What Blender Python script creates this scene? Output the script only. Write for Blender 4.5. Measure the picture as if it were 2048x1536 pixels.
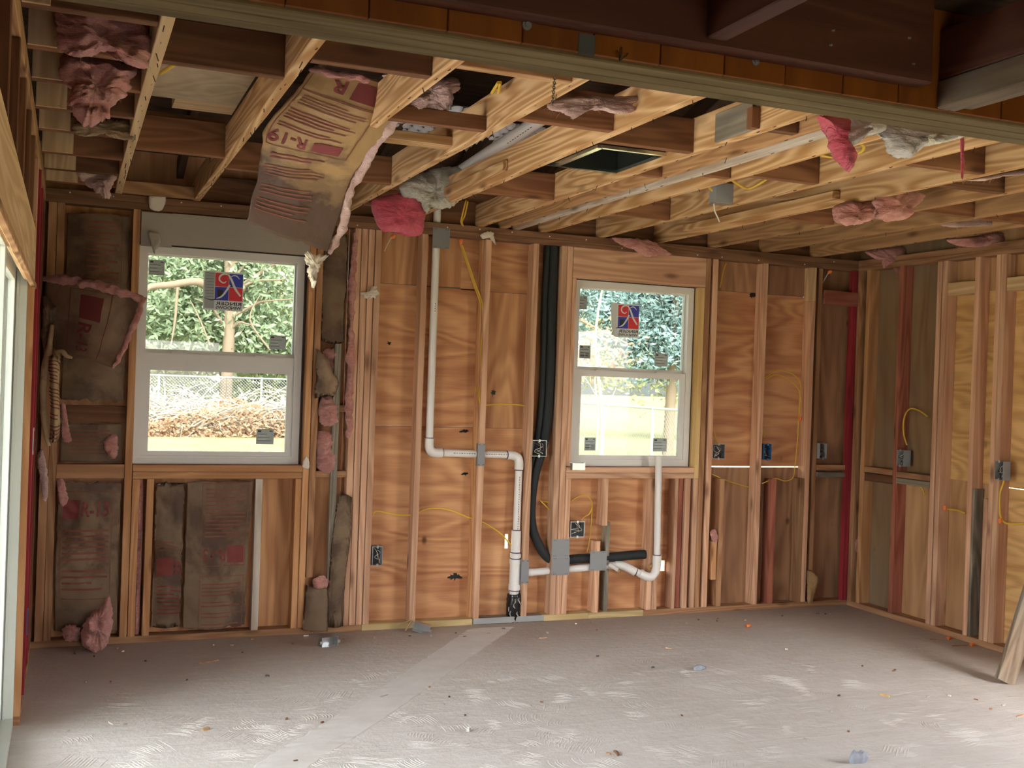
import bpy, math, random
from mathutils import Vector, Matrix, noise as mn

for o in list(bpy.data.objects):
    bpy.data.objects.remove(o, do_unlink=True)
SC = bpy.context.scene
COL = SC.collection
rnd = random.Random(7)
PI = math.pi

# ---------------------------------------------------------------- camera, sky, sun, exposure
cam_data = bpy.data.cameras.new('camera')
cam_data.sensor_width = 36.0
cam_data.lens = 38.56
cam_data.clip_start = 0.05
cam_data.clip_end = 400
cam = bpy.data.objects.new('camera', cam_data)
COL.objects.link(cam)
cam.location = (0.0, -6.364, 1.5184)
cam.rotation_euler = (1.567991, -0.035056, -0.383039)
SC.camera = cam

world = bpy.data.worlds.new('sky')
SC.world = world
world.use_nodes = True
wn = world.node_tree.nodes
wl = world.node_tree.links
sky = wn.new('ShaderNodeTexSky')
sky.sky_type = 'NISHITA'
sky.sun_disc = False
sky.sun_elevation = math.radians(44)
sky.sun_rotation = math.radians(180)
sky.air_density = 1.0
sky.dust_density = 3.0
sky.ozone_density = 1.0
hs = wn.new('ShaderNodeHueSaturation')
hs.inputs['Saturation'].default_value = 0.22
wl.new(sky.outputs['Color'], hs.inputs['Color'])
wl.new(hs.outputs['Color'], wn['Background'].inputs['Color'])
wn['Background'].inputs['Strength'].default_value = 0.8

sun_data = bpy.data.lights.new('sun', 'SUN')
sun_data.energy = 1.6
sun_data.angle = math.radians(1.0)
sun_data.color = (1.0, 0.95, 0.87)
sun = bpy.data.objects.new('sun', sun_data)
COL.objects.link(sun)
sun.rotation_euler = Vector((-0.02, 0.72, -0.69)).to_track_quat('-Z', 'Y').to_euler()

SC.view_settings.view_transform = 'Standard'
SC.view_settings.look = 'None'
SC.view_settings.gamma = 1.0
SC.view_settings.use_curve_mapping = False
SC.view_settings.exposure = 1.85

# ---------------------------------------------------------------- materials
class NT:
    def __init__(s, name):
        s.m = bpy.data.materials.new(name)
        s.m.use_nodes = True
        s.n = s.m.node_tree.nodes
        s.l = s.m.node_tree.links
        s.b = s.n['Principled BSDF']
    def add(s, t, **kw):
        n = s.n.new(t)
        for k, v in kw.items():
            if k in n.inputs: n.inputs[k].default_value = v
            else: setattr(n, k, v)
        return n
    def link(s, a, b): s.l.new(a, b)
    def math(s, op, a, b=0.0):
        n = s.n.new('ShaderNodeMath'); n.operation = op
        for i, v in ((0, a), (1, b)):
            if isinstance(v, (int, float)): n.inputs[i].default_value = v
            else: s.l.new(v, n.inputs[i])
        return n.outputs[0]
    def mix(s, f, a, b):
        n = s.n.new('ShaderNodeMix'); n.data_type = 'RGBA'
        for sock, v in ((n.inputs[0], f), (n.inputs[6], a), (n.inputs[7], b)):
            if isinstance(v, (int, float)): sock.default_value = v
            elif isinstance(v, tuple): sock.default_value = (*v, 1.0)
            else: s.l.new(v, sock)
        return n.outputs[2]
    def ramp(s, f, a, b):
        n = s.n.new('ShaderNodeMapRange'); n.inputs['From Min'].default_value = a; n.inputs['From Max'].default_value = b
        n.clamp = True
        s.l.new(f, n.inputs['Value'])
        return n.outputs['Result']
    def coords(s, scale, rand=True):
        tc = s.add('ShaderNodeTexCoord')
        src = tc.outputs['Object']
        if rand:
            oi = s.add('ShaderNodeObjectInfo')
            cx = s.add('ShaderNodeCombineXYZ')
            s.link(s.math('MULTIPLY', oi.outputs['Random'], 17.3), cx.inputs[0])
            s.link(s.math('MULTIPLY', oi.outputs['Random'], 41.7), cx.inputs[1])
            s.link(s.math('MULTIPLY', oi.outputs['Random'], 29.1), cx.inputs[2])
            va = s.add('ShaderNodeVectorMath', operation='ADD')
            s.link(src, va.inputs[0]); s.link(cx.outputs[0], va.inputs[1])
            src = va.outputs[0]
        vm = s.add('ShaderNodeVectorMath', operation='MULTIPLY')
        s.link(src, vm.inputs[0]); vm.inputs[1].default_value = scale
        return vm.outputs[0]
    def noise(s, vec, sc, det=3.0, rough=0.55, dist=0.0):
        n = s.add('ShaderNodeTexNoise', Scale=sc, Detail=det, Roughness=rough, Distortion=dist)
        s.link(vec, n.inputs['Vector'])
        return n.outputs['Fac']
    def bump(s, h, strength, dist=0.01):
        n = s.add('ShaderNodeBump', Strength=strength, Distance=dist)
        s.link(h, n.inputs['Height'])
        s.link(n.outputs['Normal'], s.b.inputs['Normal'])
    def tint(s, col, amt):
        """per-object lightness variation"""
        oi = s.add('ShaderNodeObjectInfo')
        h = s.add('ShaderNodeHueSaturation')
        s.link(s.math('ADD', s.math('MULTIPLY', oi.outputs['Random'], amt), 1.0 - amt / 2), h.inputs['Value'])
        s.link(col, h.inputs['Color'])
        return h.outputs['Color']
    def out(s, col, rough=0.75, spec=0.25):
        if isinstance(col, tuple): s.b.inputs['Base Color'].default_value = (*col, 1)
        else: s.link(col, s.b.inputs['Base Color'])
        s.b.inputs['Roughness'].default_value = rough
        s.b.inputs['Specular IOR Level'].default_value = spec
        return s.m

def plain(name, col, rough=0.6, metal=0.0, spec=0.3):
    t = NT(name); t.b.inputs['Metallic'].default_value = metal
    return t.out(col, rough, spec)

def wood(name, c1, c2, rings=9.0, var=0.3, dirt=None, dirt_amt=0.0, rough=0.75, knots=True, ringmix=0.75):
    """sawn lumber: growth rings, fine streaks and knots along the local Z axis"""
    t = NT(name)
    v = t.coords((5.0, 5.0, 0.42))
    base = t.noise(v, 1.0, 2.0, 0.5, 0.4)
    ring = t.math('ABSOLUTE', t.math('SINE', t.math('MULTIPLY', base, rings * 6.28)))
    ring = t.math('POWER', ring, 1.6)
    v2 = t.coords((60.0, 60.0, 1.6))
    streak = t.noise(v2, 1.0, 4.0, 0.6)
    f = t.math('ADD', t.math('MULTIPLY', ring, ringmix), t.math('MULTIPLY', t.math('SUBTRACT', streak, 0.5), 0.9))
    col = t.mix(t.ramp(f, 0.0, 1.0), c1, c2)
    if dirt:
        v4 = t.coords((3.0, 3.0, 1.2))
        col = t.mix(t.math('MULTIPLY', t.ramp(t.noise(v4, 2.0, 5.0, 0.65), 0.42, 0.68), dirt_amt), col, dirt)
    if knots:
        v3 = t.coords((9.0, 9.0, 3.0))
        vo = t.add('ShaderNodeTexVoronoi', Scale=0.75, Randomness=1.0)
        t.link(v3, vo.inputs['Vector'])
        k = t.math('SUBTRACT', 1.0, t.ramp(vo.outputs['Distance'], 0.05, 0.17))
        col = t.mix(t.math('MULTIPLY', k, 0.8), col, (c2[0] * 0.35, c2[1] * 0.3, c2[2] * 0.3))
    col = t.tint(col, var)
    t.bump(f, 0.25, 0.004)
    return t.out(col, rough, 0.2)

def plywood(name, c1, c2, axis='X', rings=26.0, stain=None, var=0.12, soft=0.8):
    t = NT(name)
    sc = (0.55, 2.0, 2.6) if axis == 'X' else (2.8, 2.0, 0.45)
    if axis == 'YZ': sc = (2.0, 2.6, 0.45)
    if axis == 'YX': sc = (2.0, 0.6, 2.4)
    v = t.coords(sc)
    base = t.noise(v, 1.15, 2.5, 0.5, 0.25)
    ring = t.math('ADD', t.math('MULTIPLY', t.math('SINE', t.math('MULTIPLY', base, rings * 3.0)), 0.5), 0.5)
    patch = t.ramp(t.noise(v, 2.4, 3.0, 0.5, 0.5), 0.35, 0.66)
    s2 = (6.0, 20.0, 90.0) if axis in ('X', 'YX') else (90.0, 90.0, 3.0)
    if axis == 'YX': s2 = (20.0, 6.0, 90.0)
    streak = t.noise(t.coords(s2), 1.0, 3.0, 0.6)
    f = t.math('ADD', t.math('MULTIPLY', ring, 0.45 * soft), t.math('MULTIPLY', patch, 0.45))
    f = t.math('ADD', f, t.math('MULTIPLY', t.math('SUBTRACT', streak, 0.5), 0.6))
    col = t.mix(t.ramp(f, 0.0, 1.0), c1, c2)
    vo = t.add('ShaderNodeTexVoronoi', Scale=1.0, Randomness=1.0)
    t.link(t.coords((3.2, 3.2, 2.2)), vo.inputs['Vector'])
    k = t.math('SUBTRACT', 1.0, t.ramp(vo.outputs['Distance'], 0.025, 0.075))
    col = t.mix(t.math('MULTIPLY', k, 0.85), col, (c2[0] * 0.3, c2[1] * 0.25, c2[2] * 0.2))
    if stain:
        st = t.ramp(t.noise(t.coords((2.0, 2.0, 0.6)), 2.0, 4.0, 0.6), 0.45, 0.7)
        col = t.mix(t.math('MULTIPLY', st, 0.7), col, stain)
    col = t.tint(col, var)
    t.bump(f, 0.15, 0.003)
    return t.out(col, 0.72, 0.25)

M = {}
M['stud'] = wood('stud_wood', (0.70, 0.43, 0.275), (0.48, 0.25, 0.15), 5.0, 0.35)
M['studold'] = wood('old_stud_wood', (0.44, 0.24, 0.125), (0.27, 0.125, 0.06), 6.0, 0.35)
M['orange'] = wood('orange_stud_wood', (0.63, 0.345, 0.165), (0.44, 0.20, 0.085), 5.0, 0.25)
M['dark'] = wood('dark_old_wood', (0.21, 0.098, 0.05), (0.12, 0.052, 0.028), 7.0, 0.3)
M['joist'] = wood('joist_pine', (0.74, 0.49, 0.26), (0.46, 0.24, 0.095), 9.0, 0.18, ringmix=0.95)
M['joistold'] = wood('old_joist_pine', (0.50, 0.29, 0.14), (0.30, 0.15, 0.065), 9.0, 0.25)
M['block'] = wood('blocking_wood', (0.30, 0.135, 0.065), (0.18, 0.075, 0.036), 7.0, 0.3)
M['pale'] = wood('pale_new_pine', (0.70, 0.50, 0.29), (0.50, 0.32, 0.16), 5.0, 0.14, knots=False)
M['yellow'] = wood('yellow_and_lit_lumber', (0.80, 0.55, 0.25), (0.66, 0.40, 0.15), 4.0, 0.1, knots=False)
M['red'] = wood('red_painted_wood', (0.36, 0.035, 0.045), (0.22, 0.022, 0.03), 3.0, 0.2)
M['redwood'] = wood('red_stained_wood', (0.40, 0.14, 0.09), (0.24, 0.07, 0.045), 5.0, 0.25)
M['gray'] = wood('weathered_grey_wood', (0.34, 0.29, 0.22), (0.17, 0.14, 0.105), 6.0, 0.2, (0.10, 0.09, 0.08), 0.6)
M['white'] = wood('whitewashed_wood', (0.66, 0.60, 0.52), (0.42, 0.34, 0.27), 6.0, 0.15, (0.45, 0.30, 0.18), 0.7)
M['plate'] = wood('brown_plate_wood', (0.24, 0.125, 0.068), (0.145, 0.07, 0.038), 6.0, 0.2)
M['treated'] = wood('treated_lumber', (0.60, 0.45, 0.235), (0.40, 0.28, 0.12), 6.0, 0.12, knots=False)
M['beam'] = wood('greenish_treated_ply', (0.20, 0.148, 0.068), (0.125, 0.088, 0.036), 5.0, 0.12, knots=False)
M['stain'] = wood('orange_stained_board', (0.25, 0.078, 0.010), (0.18, 0.050, 0.006), 3.0, 0.12, (0.06, 0.02, 0.01), 0.35, 0.5, False)
M['ledger'] = wood('dark_red_ledger', (0.115, 0.042, 0.025), (0.075, 0.026, 0.017), 5.0, 0.15, rough=0.5, knots=False)
M['porchpost'] = wood('weathered_porch_wood', (0.19, 0.13, 0.08), (0.09, 0.055, 0.034), 7.0, 0.2, (0.20, 0.175, 0.14), 0.7)
M['rustic'] = wood('weathered_post_wood', (0.33, 0.24, 0.165), (0.16, 0.10, 0.06), 7.0, 0.2, (0.34, 0.30, 0.25), 0.7)
M['plyA'] = plywood('orange_plywood', (0.66, 0.355, 0.175), (0.38, 0.150, 0.068), 'X', soft=1.15)
M['plyB'] = plywood('brown_plywood_upright', (0.46, 0.255, 0.14), (0.24, 0.115, 0.062), 'Z', 22.0, soft=1.1)
M['plyA2'] = plywood('orange_plywood_upright', (0.65, 0.35, 0.17), (0.38, 0.160, 0.072), 'Z', 20.0, soft=1.15)
M['plyY'] = plywood('yellow_plywood', (0.76, 0.48, 0.21), (0.46, 0.24, 0.085), 'YX', 30.0, soft=1.1)
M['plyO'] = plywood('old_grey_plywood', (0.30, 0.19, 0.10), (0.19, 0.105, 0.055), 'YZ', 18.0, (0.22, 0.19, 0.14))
M['plyR'] = plywood('side_plywood_upright', (0.56, 0.33, 0.165), (0.34, 0.165, 0.075), 'YZ', 22.0)
M['plyG'] = plywood('grey_attic_plywood', (0.50, 0.39, 0.26), (0.32, 0.23, 0.14), 'YX', 26.0)
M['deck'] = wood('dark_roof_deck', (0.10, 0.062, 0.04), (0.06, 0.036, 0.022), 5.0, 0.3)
M['siding'] = plain('exterior_siding_red', (0.22, 0.035, 0.03), 0.7)
M['pvc'] = plain('white_pvc', (0.80, 0.76, 0.72), 0.32, 0, 0.5)
M['primer'] = plain('purple_primer', (0.10, 0.06, 0.12), 0.5)
M['steel'] = plain('grey_steel_plate', (0.24, 0.24, 0.25), 0.42, 0.35)
M['galv'] = plain('galvanised_steel', (0.46, 0.47, 0.47), 0.3, 0.85)
M['boxgrey'] = plain('grey_box_plastic', (0.33, 0.35, 0.36), 0.5)
M['boxdark'] = plain('box_inside', (0.08, 0.085, 0.085), 0.6)
M['blue'] = plain('blue_box_plastic', (0.035, 0.13, 0.30), 0.5)
M['yellowcable'] = plain('yellow_cable', (0.72, 0.46, 0.055), 0.45)
M['whitewire'] = plain('white_wire', (0.78, 0.76, 0.72), 0.45)
M['blackwire'] = plain('black_wire', (0.02, 0.02, 0.02), 0.5)
M['copper'] = plain('bare_copper', (0.62, 0.30, 0.14), 0.35, 0.9)
M['brass'] = plain('brass_stub', (0.55, 0.36, 0.16), 0.35, 0.8)
M['orangeplastic'] = plain('orange_wire_nut', (0.85, 0.22, 0.06), 0.45)
M['foam'] = plain('black_foam_insulation', (0.022, 0.026, 0.028), 0.65)
M['tar'] = plain('black_tar', (0.008, 0.008, 0.009), 0.22, 0, 0.6)
M['vinyl'] = plain('white_vinyl', (0.74, 0.72, 0.68), 0.4, 0, 0.4)
M['vinylgreen'] = plain('door_vinyl', (0.72, 0.76, 0.70), 0.4, 0, 0.4)
M['gasket'] = plain('dark_window_gasket', (0.07, 0.06, 0.06), 0.6)
M['drywall'] = plain('grey_drywall', (0.42, 0.37, 0.31), 0.9)
M['paper'] = plain('torn_white_paper', (0.76, 0.68, 0.58), 0.85)
M['caulk'] = plain('white_caulk', (0.74, 0.70, 0.66), 0.8)
M['board'] = plain('white_foam_board', (0.70, 0.66, 0.58), 0.7)
M['duct'] = plain('dark_duct_metal', (0.05, 0.055, 0.05), 0.35, 0.6)
M['ductrim'] = plain('bright_duct_rim', (0.72, 0.73, 0.66), 0.22, 0.9)
M['baffle'] = plain('white_vent_baffle', (0.85, 0.85, 0.88), 0.45)
M['staple'] = plain('rusty_staple', (0.05, 0.035, 0.028), 0.6, 0.3)
M['nailhead'] = plain('nail_head', (0.50, 0.48, 0.45), 0.4, 0.7)
M['printred'] = plain('red_print', (0.23, 0.055, 0.05), 0.8)
M['printbrown'] = plain('brown_print', (0.23, 0.085, 0.055), 0.85)
M['stickwhite'] = plain('sticker_white', (0.74, 0.80, 0.79), 0.6)
M['stickgrey'] = plain('sticker_grey', (0.42, 0.47, 0.46), 0.6)
M['stickred'] = plain('sticker_red', (0.75, 0.06, 0.07), 0.6)
M['stickblue'] = plain('sticker_blue', (0.06, 0.075, 0.48), 0.6)
M['stickblack'] = plain('sticker_ink', (0.045, 0.045, 0.05), 0.6)
M['chain'] = plain('chain_steel', (0.20, 0.16, 0.11), 0.4, 0.8)
M['concrete_chip'] = plain('grey_debris', (0.42, 0.38, 0.33), 0.9)
M['bluepaper'] = plain('blue_grey_crumple', (0.34, 0.355, 0.41), 0.8)
M['strap'] = plain('grey_steel_strap', (0.36, 0.36, 0.35), 0.5, 0.3)
M['bark'] = plain('bark', (0.27, 0.20, 0.14), 0.9)
M['barepale'] = plain('pale_twigs', (0.48, 0.42, 0.34), 0.9)
M['leaf'] = plain('evergreen_leaf', (0.27, 0.34, 0.20), 0.6)
M['leafyellow'] = plain('yellow_green_leaf', (0.40, 0.42, 0.20), 0.6)
M['leafblue'] = plain('blue_green_leaf', (0.24, 0.35, 0.33), 0.6)
M['leafbrown'] = plain('dry_brown_leaf', (0.40, 0.245, 0.15), 0.9)
M['fence'] = plain('galvanised_fence', (0.50, 0.52, 0.53), 0.5, 0.3)
M['housewall'] = plain('pale_house_wall', (0.50, 0.48, 0.45), 0.9)
M['houseroof'] = plain('house_roof', (0.18, 0.16, 0.15), 0.9)

def fluffmat(name, c1, c2, sc=14.0, layer=(9.0, 9.0, 30.0)):
    t = NT(name)
    v = t.coords((1, 1, 1))
    n1 = t.noise(v, sc, 6.0, 0.65, 0.6)
    n2 = t.noise(t.coords(layer), 1.0, 5.0, 0.7, 1.2)
    f = t.math('ADD', t.math('MULTIPLY', n1, 0.55), t.math('MULTIPLY', n2, 0.45))
    n3 = t.noise(t.coords((30.0, 30.0, 140.0)), 1.0, 4.0, 0.7, 2.0)
    t.bump(t.math('ADD', f, t.math('MULTIPLY', n3, 0.35)), 1.0, 0.025)
    t.b.inputs['Sheen Weight'].default_value = 0.3
    return t.out(t.mix(t.ramp(f, 0.32, 0.68), c1, c2), 0.95, 0.05)
M['pink'] = fluffmat('pink_fibreglass', (0.56, 0.185, 0.15), (0.88, 0.47, 0.41))
M['pinkpale'] = fluffmat('pale_pink_fibreglass', (0.62, 0.36, 0.31), (0.88, 0.64, 0.58))
M['rosered'] = fluffmat('red_film_over_insulation', (0.55, 0.035, 0.075), (0.85, 0.16, 0.23), 9.0)
M['rosered'].node_tree.nodes['Principled BSDF'].inputs['Roughness'].default_value = 0.25
M['whitefluff'] = fluffmat('white_fibreglass', (0.72, 0.66, 0.58), (0.90, 0.87, 0.82), 8.0)
M['creamfluff'] = fluffmat('cream_fibreglass', (0.50, 0.46, 0.36), (0.74, 0.70, 0.59), 8.0)
M['woodfibre'] = fluffmat('splintered_wood', (0.30, 0.18, 0.09), (0.62, 0.42, 0.22), 10.0, (6.0, 30.0, 60.0))

def kraftmat(name, c1, c2, dirt, amt):
    t = NT(name)
    v = t.coords((1, 1, 1))
    n1 = t.noise(v, 3.0, 5.0, 0.6, 0.3)
    n2 = t.noise(v, 24.0, 4.0, 0.6)
    col = t.mix(t.ramp(n1, 0.3, 0.7), c1, c2)
    col = t.mix(t.math('MULTIPLY', t.ramp(t.noise(t.coords((2.2, 2.2, 2.2)), 1.6, 5.0, 0.65, 0.4), 0.46, 0.60), amt), col, dirt)
    t.bump(t.math('ADD', t.math('MULTIPLY', n1, 1.0), t.math('MULTIPLY', n2, 0.25)), 0.5, 0.012)
    return t.out(col, 0.6, 0.3)
def hangkraft():
    t = NT('stained_kraft_paper')
    v = t.coords((1, 1, 1), False)
    n1 = t.noise(v, 4.0, 5.0, 0.6, 0.3); n2 = t.noise(v, 24.0, 4.0, 0.6)
    col = t.mix(t.ramp(n1, 0.3, 0.7), (0.47, 0.30, 0.135), (0.37, 0.225, 0.095))
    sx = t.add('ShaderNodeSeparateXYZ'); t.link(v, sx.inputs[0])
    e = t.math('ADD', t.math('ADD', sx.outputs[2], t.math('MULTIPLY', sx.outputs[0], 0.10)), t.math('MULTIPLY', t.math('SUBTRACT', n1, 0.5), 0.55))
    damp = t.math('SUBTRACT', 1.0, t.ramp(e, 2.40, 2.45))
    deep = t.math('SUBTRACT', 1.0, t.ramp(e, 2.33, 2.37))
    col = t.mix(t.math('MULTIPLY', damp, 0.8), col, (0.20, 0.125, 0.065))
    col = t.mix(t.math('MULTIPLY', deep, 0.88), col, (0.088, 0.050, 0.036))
    t.bump(t.math('ADD', n1, t.math('MULTIPLY', n2, 0.25)), 0.5, 0.012)
    return t.out(col, 0.6, 0.3)
M['krafthang'] = hangkraft()
M['kraftmid'] = kraftmat('kraft_paper_mid', (0.36, 0.245, 0.155), (0.27, 0.175, 0.105), (0.12, 0.07, 0.05), 0.7)
M['shred'] = kraftmat('shredded_cream_kraft', (0.56, 0.42, 0.25), (0.44, 0.31, 0.17), (0.25, 0.15, 0.08), 0.6)
M['kraft'] = kraftmat('kraft_paper_dark', (0.235, 0.158, 0.095), (0.160, 0.102, 0.060), (0.085, 0.048, 0.034), 0.85)
M['kraftlight'] = kraftmat('kraft_paper_light', (0.44, 0.285, 0.135), (0.35, 0.215, 0.095), (0.135, 0.075, 0.045), 0.25)

def floormat():
    t = NT('dusty_concrete')
    v = t.coords((1, 1, 1), False)
    big = t.noise(v, 1.1, 5.0, 0.6, 0.3)
    fine = t.noise(v, 18.0, 6.0, 0.7)
    speck = t.noise(v, 120.0, 2.0, 0.5)
    smear = t.noise(t.coords((2.0, 9.0, 1.0), False), 2.0, 5.0, 0.65, 0.8)
    col = t.mix(t.ramp(big, 0.3, 0.7), (0.62, 0.555, 0.495), (0.74, 0.685, 0.63))
    col = t.mix(t.math('MULTIPLY', t.ramp(smear, 0.48, 0.72), 0.55), col, (0.80, 0.755, 0.71))
    col = t.mix(t.math('MULTIPLY', t.ramp(fine, 0.60, 0.75), 0.5), col, (0.42, 0.34, 0.28))
    # brown sawdust and painted light falloff towards the walls, with a ragged edge
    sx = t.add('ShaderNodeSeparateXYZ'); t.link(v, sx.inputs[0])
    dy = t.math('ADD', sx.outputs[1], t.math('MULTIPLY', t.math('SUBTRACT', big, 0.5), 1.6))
    dust_falloff = t.ramp(dy, -0.95, 0.05)
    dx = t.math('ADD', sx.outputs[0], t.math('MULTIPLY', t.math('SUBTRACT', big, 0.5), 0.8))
    dust_falloff = t.math('MAXIMUM', dust_falloff, t.math('MULTIPLY', t.ramp(dx, 4.5, 5.2), 0.8))
    col = t.mix(t.math('MULTIPLY', dust_falloff, 0.72), col, (0.36, 0.27, 0.21))
    col = t.mix(t.math('MULTIPLY', t.ramp(speck, 0.66, 0.74), 0.35), col, (0.25, 0.19, 0.15))
    t.bump(t.math('ADD', t.math('MULTIPLY', fine, 1.3), t.math('MULTIPLY', smear, 1.4)), 0.55, 0.008)
    return t.out(col, 0.85, 0.2)
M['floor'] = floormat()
def patchmat():
    t = NT('trench_concrete')
    v = t.coords((1, 1, 1), False)
    n = t.noise(v, 7.0, 6.0, 0.65)
    col = t.mix(t.ramp(n, 0.3, 0.7), (0.66, 0.605, 0.55), (0.76, 0.71, 0.66))
    t.bump(n, 0.3, 0.005)
    return t.out(col, 0.9, 0.15)
M['patch'] = patchmat()
M['thinset'] = plain('dried_thinset', (0.58, 0.545, 0.51), 0.9)
def lawnmat():
    t = NT('dry_lawn')
    v = t.coords((1, 1, 1), False)
    col = t.mix(t.ramp(t.noise(v, 0.6, 5.0, 0.65), 0.35, 0.65), (0.38, 0.36, 0.15), (0.50, 0.43, 0.24))
    col = t.mix(t.math('MULTIPLY', t.noise(v, 9.0, 4.0, 0.7), 0.5), col, (0.30, 0.30, 0.12))
    return t.out(col, 0.95, 0.1)
M['lawn'] = lawnmat()
def glassmat(name, tone):
    t = NT(name)
    tr = t.add('ShaderNodeBsdfTransparent'); tr.inputs[0].default_value = (*tone, 1)
    gl = t.add('ShaderNodeBsdfGlossy', Roughness=0.02)
    lw = t.add('ShaderNodeFresnel', IOR=1.35)
    mx = t.add('ShaderNodeMixShader')
    t.link(lw.outputs[0], mx.inputs[0]); t.link(tr.outputs[0], mx.inputs[1]); t.link(gl.outputs[0], mx.inputs[2])
    t.link(mx.outputs[0], t.n['Material Output'].inputs['Surface'])
    return t.m
M['glass'] = glassmat('door_glass', (0.93, 0.95, 0.94))
M['dimglass'] = glassmat('dimmed_window_glass', (0.50, 0.52, 0.51))  # darkening added to the pane colour to hold back the yard's brightness

# ---------------------------------------------------------------- mesh helpers
class MB:
    def __init__(s): s.v = []; s.f = []; s.smooth = []
    def add(s, vs, fs, smooth=False):
        b = len(s.v); s.v += [tuple(p) for p in vs]
        s.f += [tuple(i + b for i in f) for f in fs]; s.smooth += [smooth] * len(fs)
    def box(s, x0, x1, y0, y1, z0, z1, mat=None):
        p = [Vector(q) for q in ((x0,y0,z0),(x1,y0,z0),(x1,y1,z0),(x0,y1,z0),(x0,y0,z1),(x1,y0,z1),(x1,y1,z1),(x0,y1,z1))]
        if mat is not None: p = [mat @ q for q in p]
        s.add(p, [(0,3,2,1),(4,5,6,7),(0,1,5,4),(1,2,6,5),(2,3,7,6),(3,0,4,7)])
    def tube(s, pts, r, sides=8, smooth=True, res=0, caps=True, hollow=0.0):
        pts = [Vector(p) for p in pts]
        if res: pts = spline(pts, res)
        n = len(pts)
        rr = r if isinstance(r, (list, tuple)) else None
        rings = []
        ref = None
        for i in range(n):
            t = (pts[min(i + 1, n - 1)] - pts[max(i - 1, 0)])
            if t.length < 1e-9: t = Vector((0, 0, 1))
            t.normalize()
            if ref is None:
                ref = Vector((0, 0, 1)) if abs(t.z) < 0.9 else Vector((1, 0, 0))
            a = t.cross(ref)
            if a.length < 1e-6: a = t.orthogonal()
            a.normalize(); b = a.cross(t); ref = b
            if rr:
                k = i / max(n - 1, 1) * (len(rr) - 1); j = min(int(k), len(rr) - 2); rad = rr[j] + (rr[j + 1] - rr[j]) * (k - j)
            else: rad = r
            rings.append([pts[i] + (a * math.cos(q) + b * math.sin(q)) * rad for q in [2 * PI * c / sides for c in range(sides)]])
        vs = [p for ring in rings for p in ring]
        fs = []
        for i in range(n - 1):
            for c in range(sides):
                d = (c + 1) % sides
                fs.append((i * sides + c, i * sides + d, (i + 1) * sides + d, (i + 1) * sides + c))
        s.add(vs, fs, smooth)
        if caps and not hollow:
            s.add(rings[0], [tuple(range(sides))]); s.add(rings[-1], [tuple(reversed(range(sides)))])
        if hollow:
            for ring, ax, e in ((rings[0], pts[1] - pts[0], 0), (rings[-1], pts[-2] - pts[-1], 1)):
                c = sum(ring, Vector()) / sides
                inn = [c + (p - c) * hollow for p in ring]
                dp = [p + ax.normalized() * min(0.08, ax.length) for p in inn]
                vs = ring + inn + dp
                fs = []
                for k in range(sides):
                    d = (k + 1) % sides
                    fs += [(k, d, sides + d, sides + k), (sides + k, sides + d, 2 * sides + d, 2 * sides + k)]
                fs.append(tuple(range(2 * sides, 3 * sides)))
                s.add(vs, fs)
    def obj(s, name, mat, parent=None, kind=None):
        me = bpy.data.meshes.new(name)
        me.from_pydata(s.v, [], s.f)
        me.polygons.foreach_set('use_smooth', s.smooth)
        for m in (mat if isinstance(mat, (list, tuple)) else [mat]): me.materials.append(m)
        me.update()
        return link(name, me, parent, kind)

def placed(o):
    m = o.matrix_basis.copy()
    while o.parent is not None:
        m = o.parent.matrix_basis @ o.matrix_parent_inverse @ m if o.parent.parent is None else placed(o.parent) @ o.matrix_parent_inverse @ m
        break
    return m

def link(name, me, parent=None, kind=None):
    o = bpy.data.objects.new(name, me)
    COL.objects.link(o)
    if parent is not None:
        o.parent = parent
        o.matrix_parent_inverse = placed(parent).inverted()
    if kind: o['kind'] = kind
    return o

def recentre(o):
    """move the origin of a top-level mesh to the middle of its box"""
    me = o.data
    xs = [v.co.copy() for v in me.vertices]
    lo = Vector((min(p.x for p in xs), min(p.y for p in xs), min(p.z for p in xs)))
    hi = Vector((max(p.x for p in xs), max(p.y for p in xs), max(p.z for p in xs)))
    c = (lo + hi) / 2
    me.transform(Matrix.Translation(-c))
    o.location = o.location + c
    return o

def tag(o, label, cat, group=None, kind=None):
    o['label'] = label; o['category'] = cat
    if group: o['group'] = group
    if kind: o['kind'] = kind
    return o

def thing(name, label, cat, group=None, kind=None):
    """an Empty at the world origin's frame; set_base() moves it to the thing's base later"""
    o = bpy.data.objects.new(name, None)
    COL.objects.link(o)
    o.empty_display_size = 0.05
    return tag(o, label, cat, group, kind)

def spline(pts, res=6, closed=False):
    pts = [Vector(p) for p in pts]
    n = len(pts); out = []
    rng = range(n) if closed else range(n - 1)
    for i in rng:
        if closed: p0, p1, p2, p3 = pts[i - 1], pts[i], pts[(i + 1) % n], pts[(i + 2) % n]
        else: p0, p1, p2, p3 = pts[max(i - 1, 0)], pts[i], pts[i + 1], pts[min(i + 2, n - 1)]
        for k in range(res):
            t = k / res
            out.append(0.5 * ((2 * p1) + (p2 - p0) * t + (2 * p0 - 5 * p1 + 4 * p2 - p3) * t * t + (3 * p1 - p0 - 3 * p2 + p3) * t ** 3))
    if not closed: out.append(pts[-1])
    return out

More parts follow.
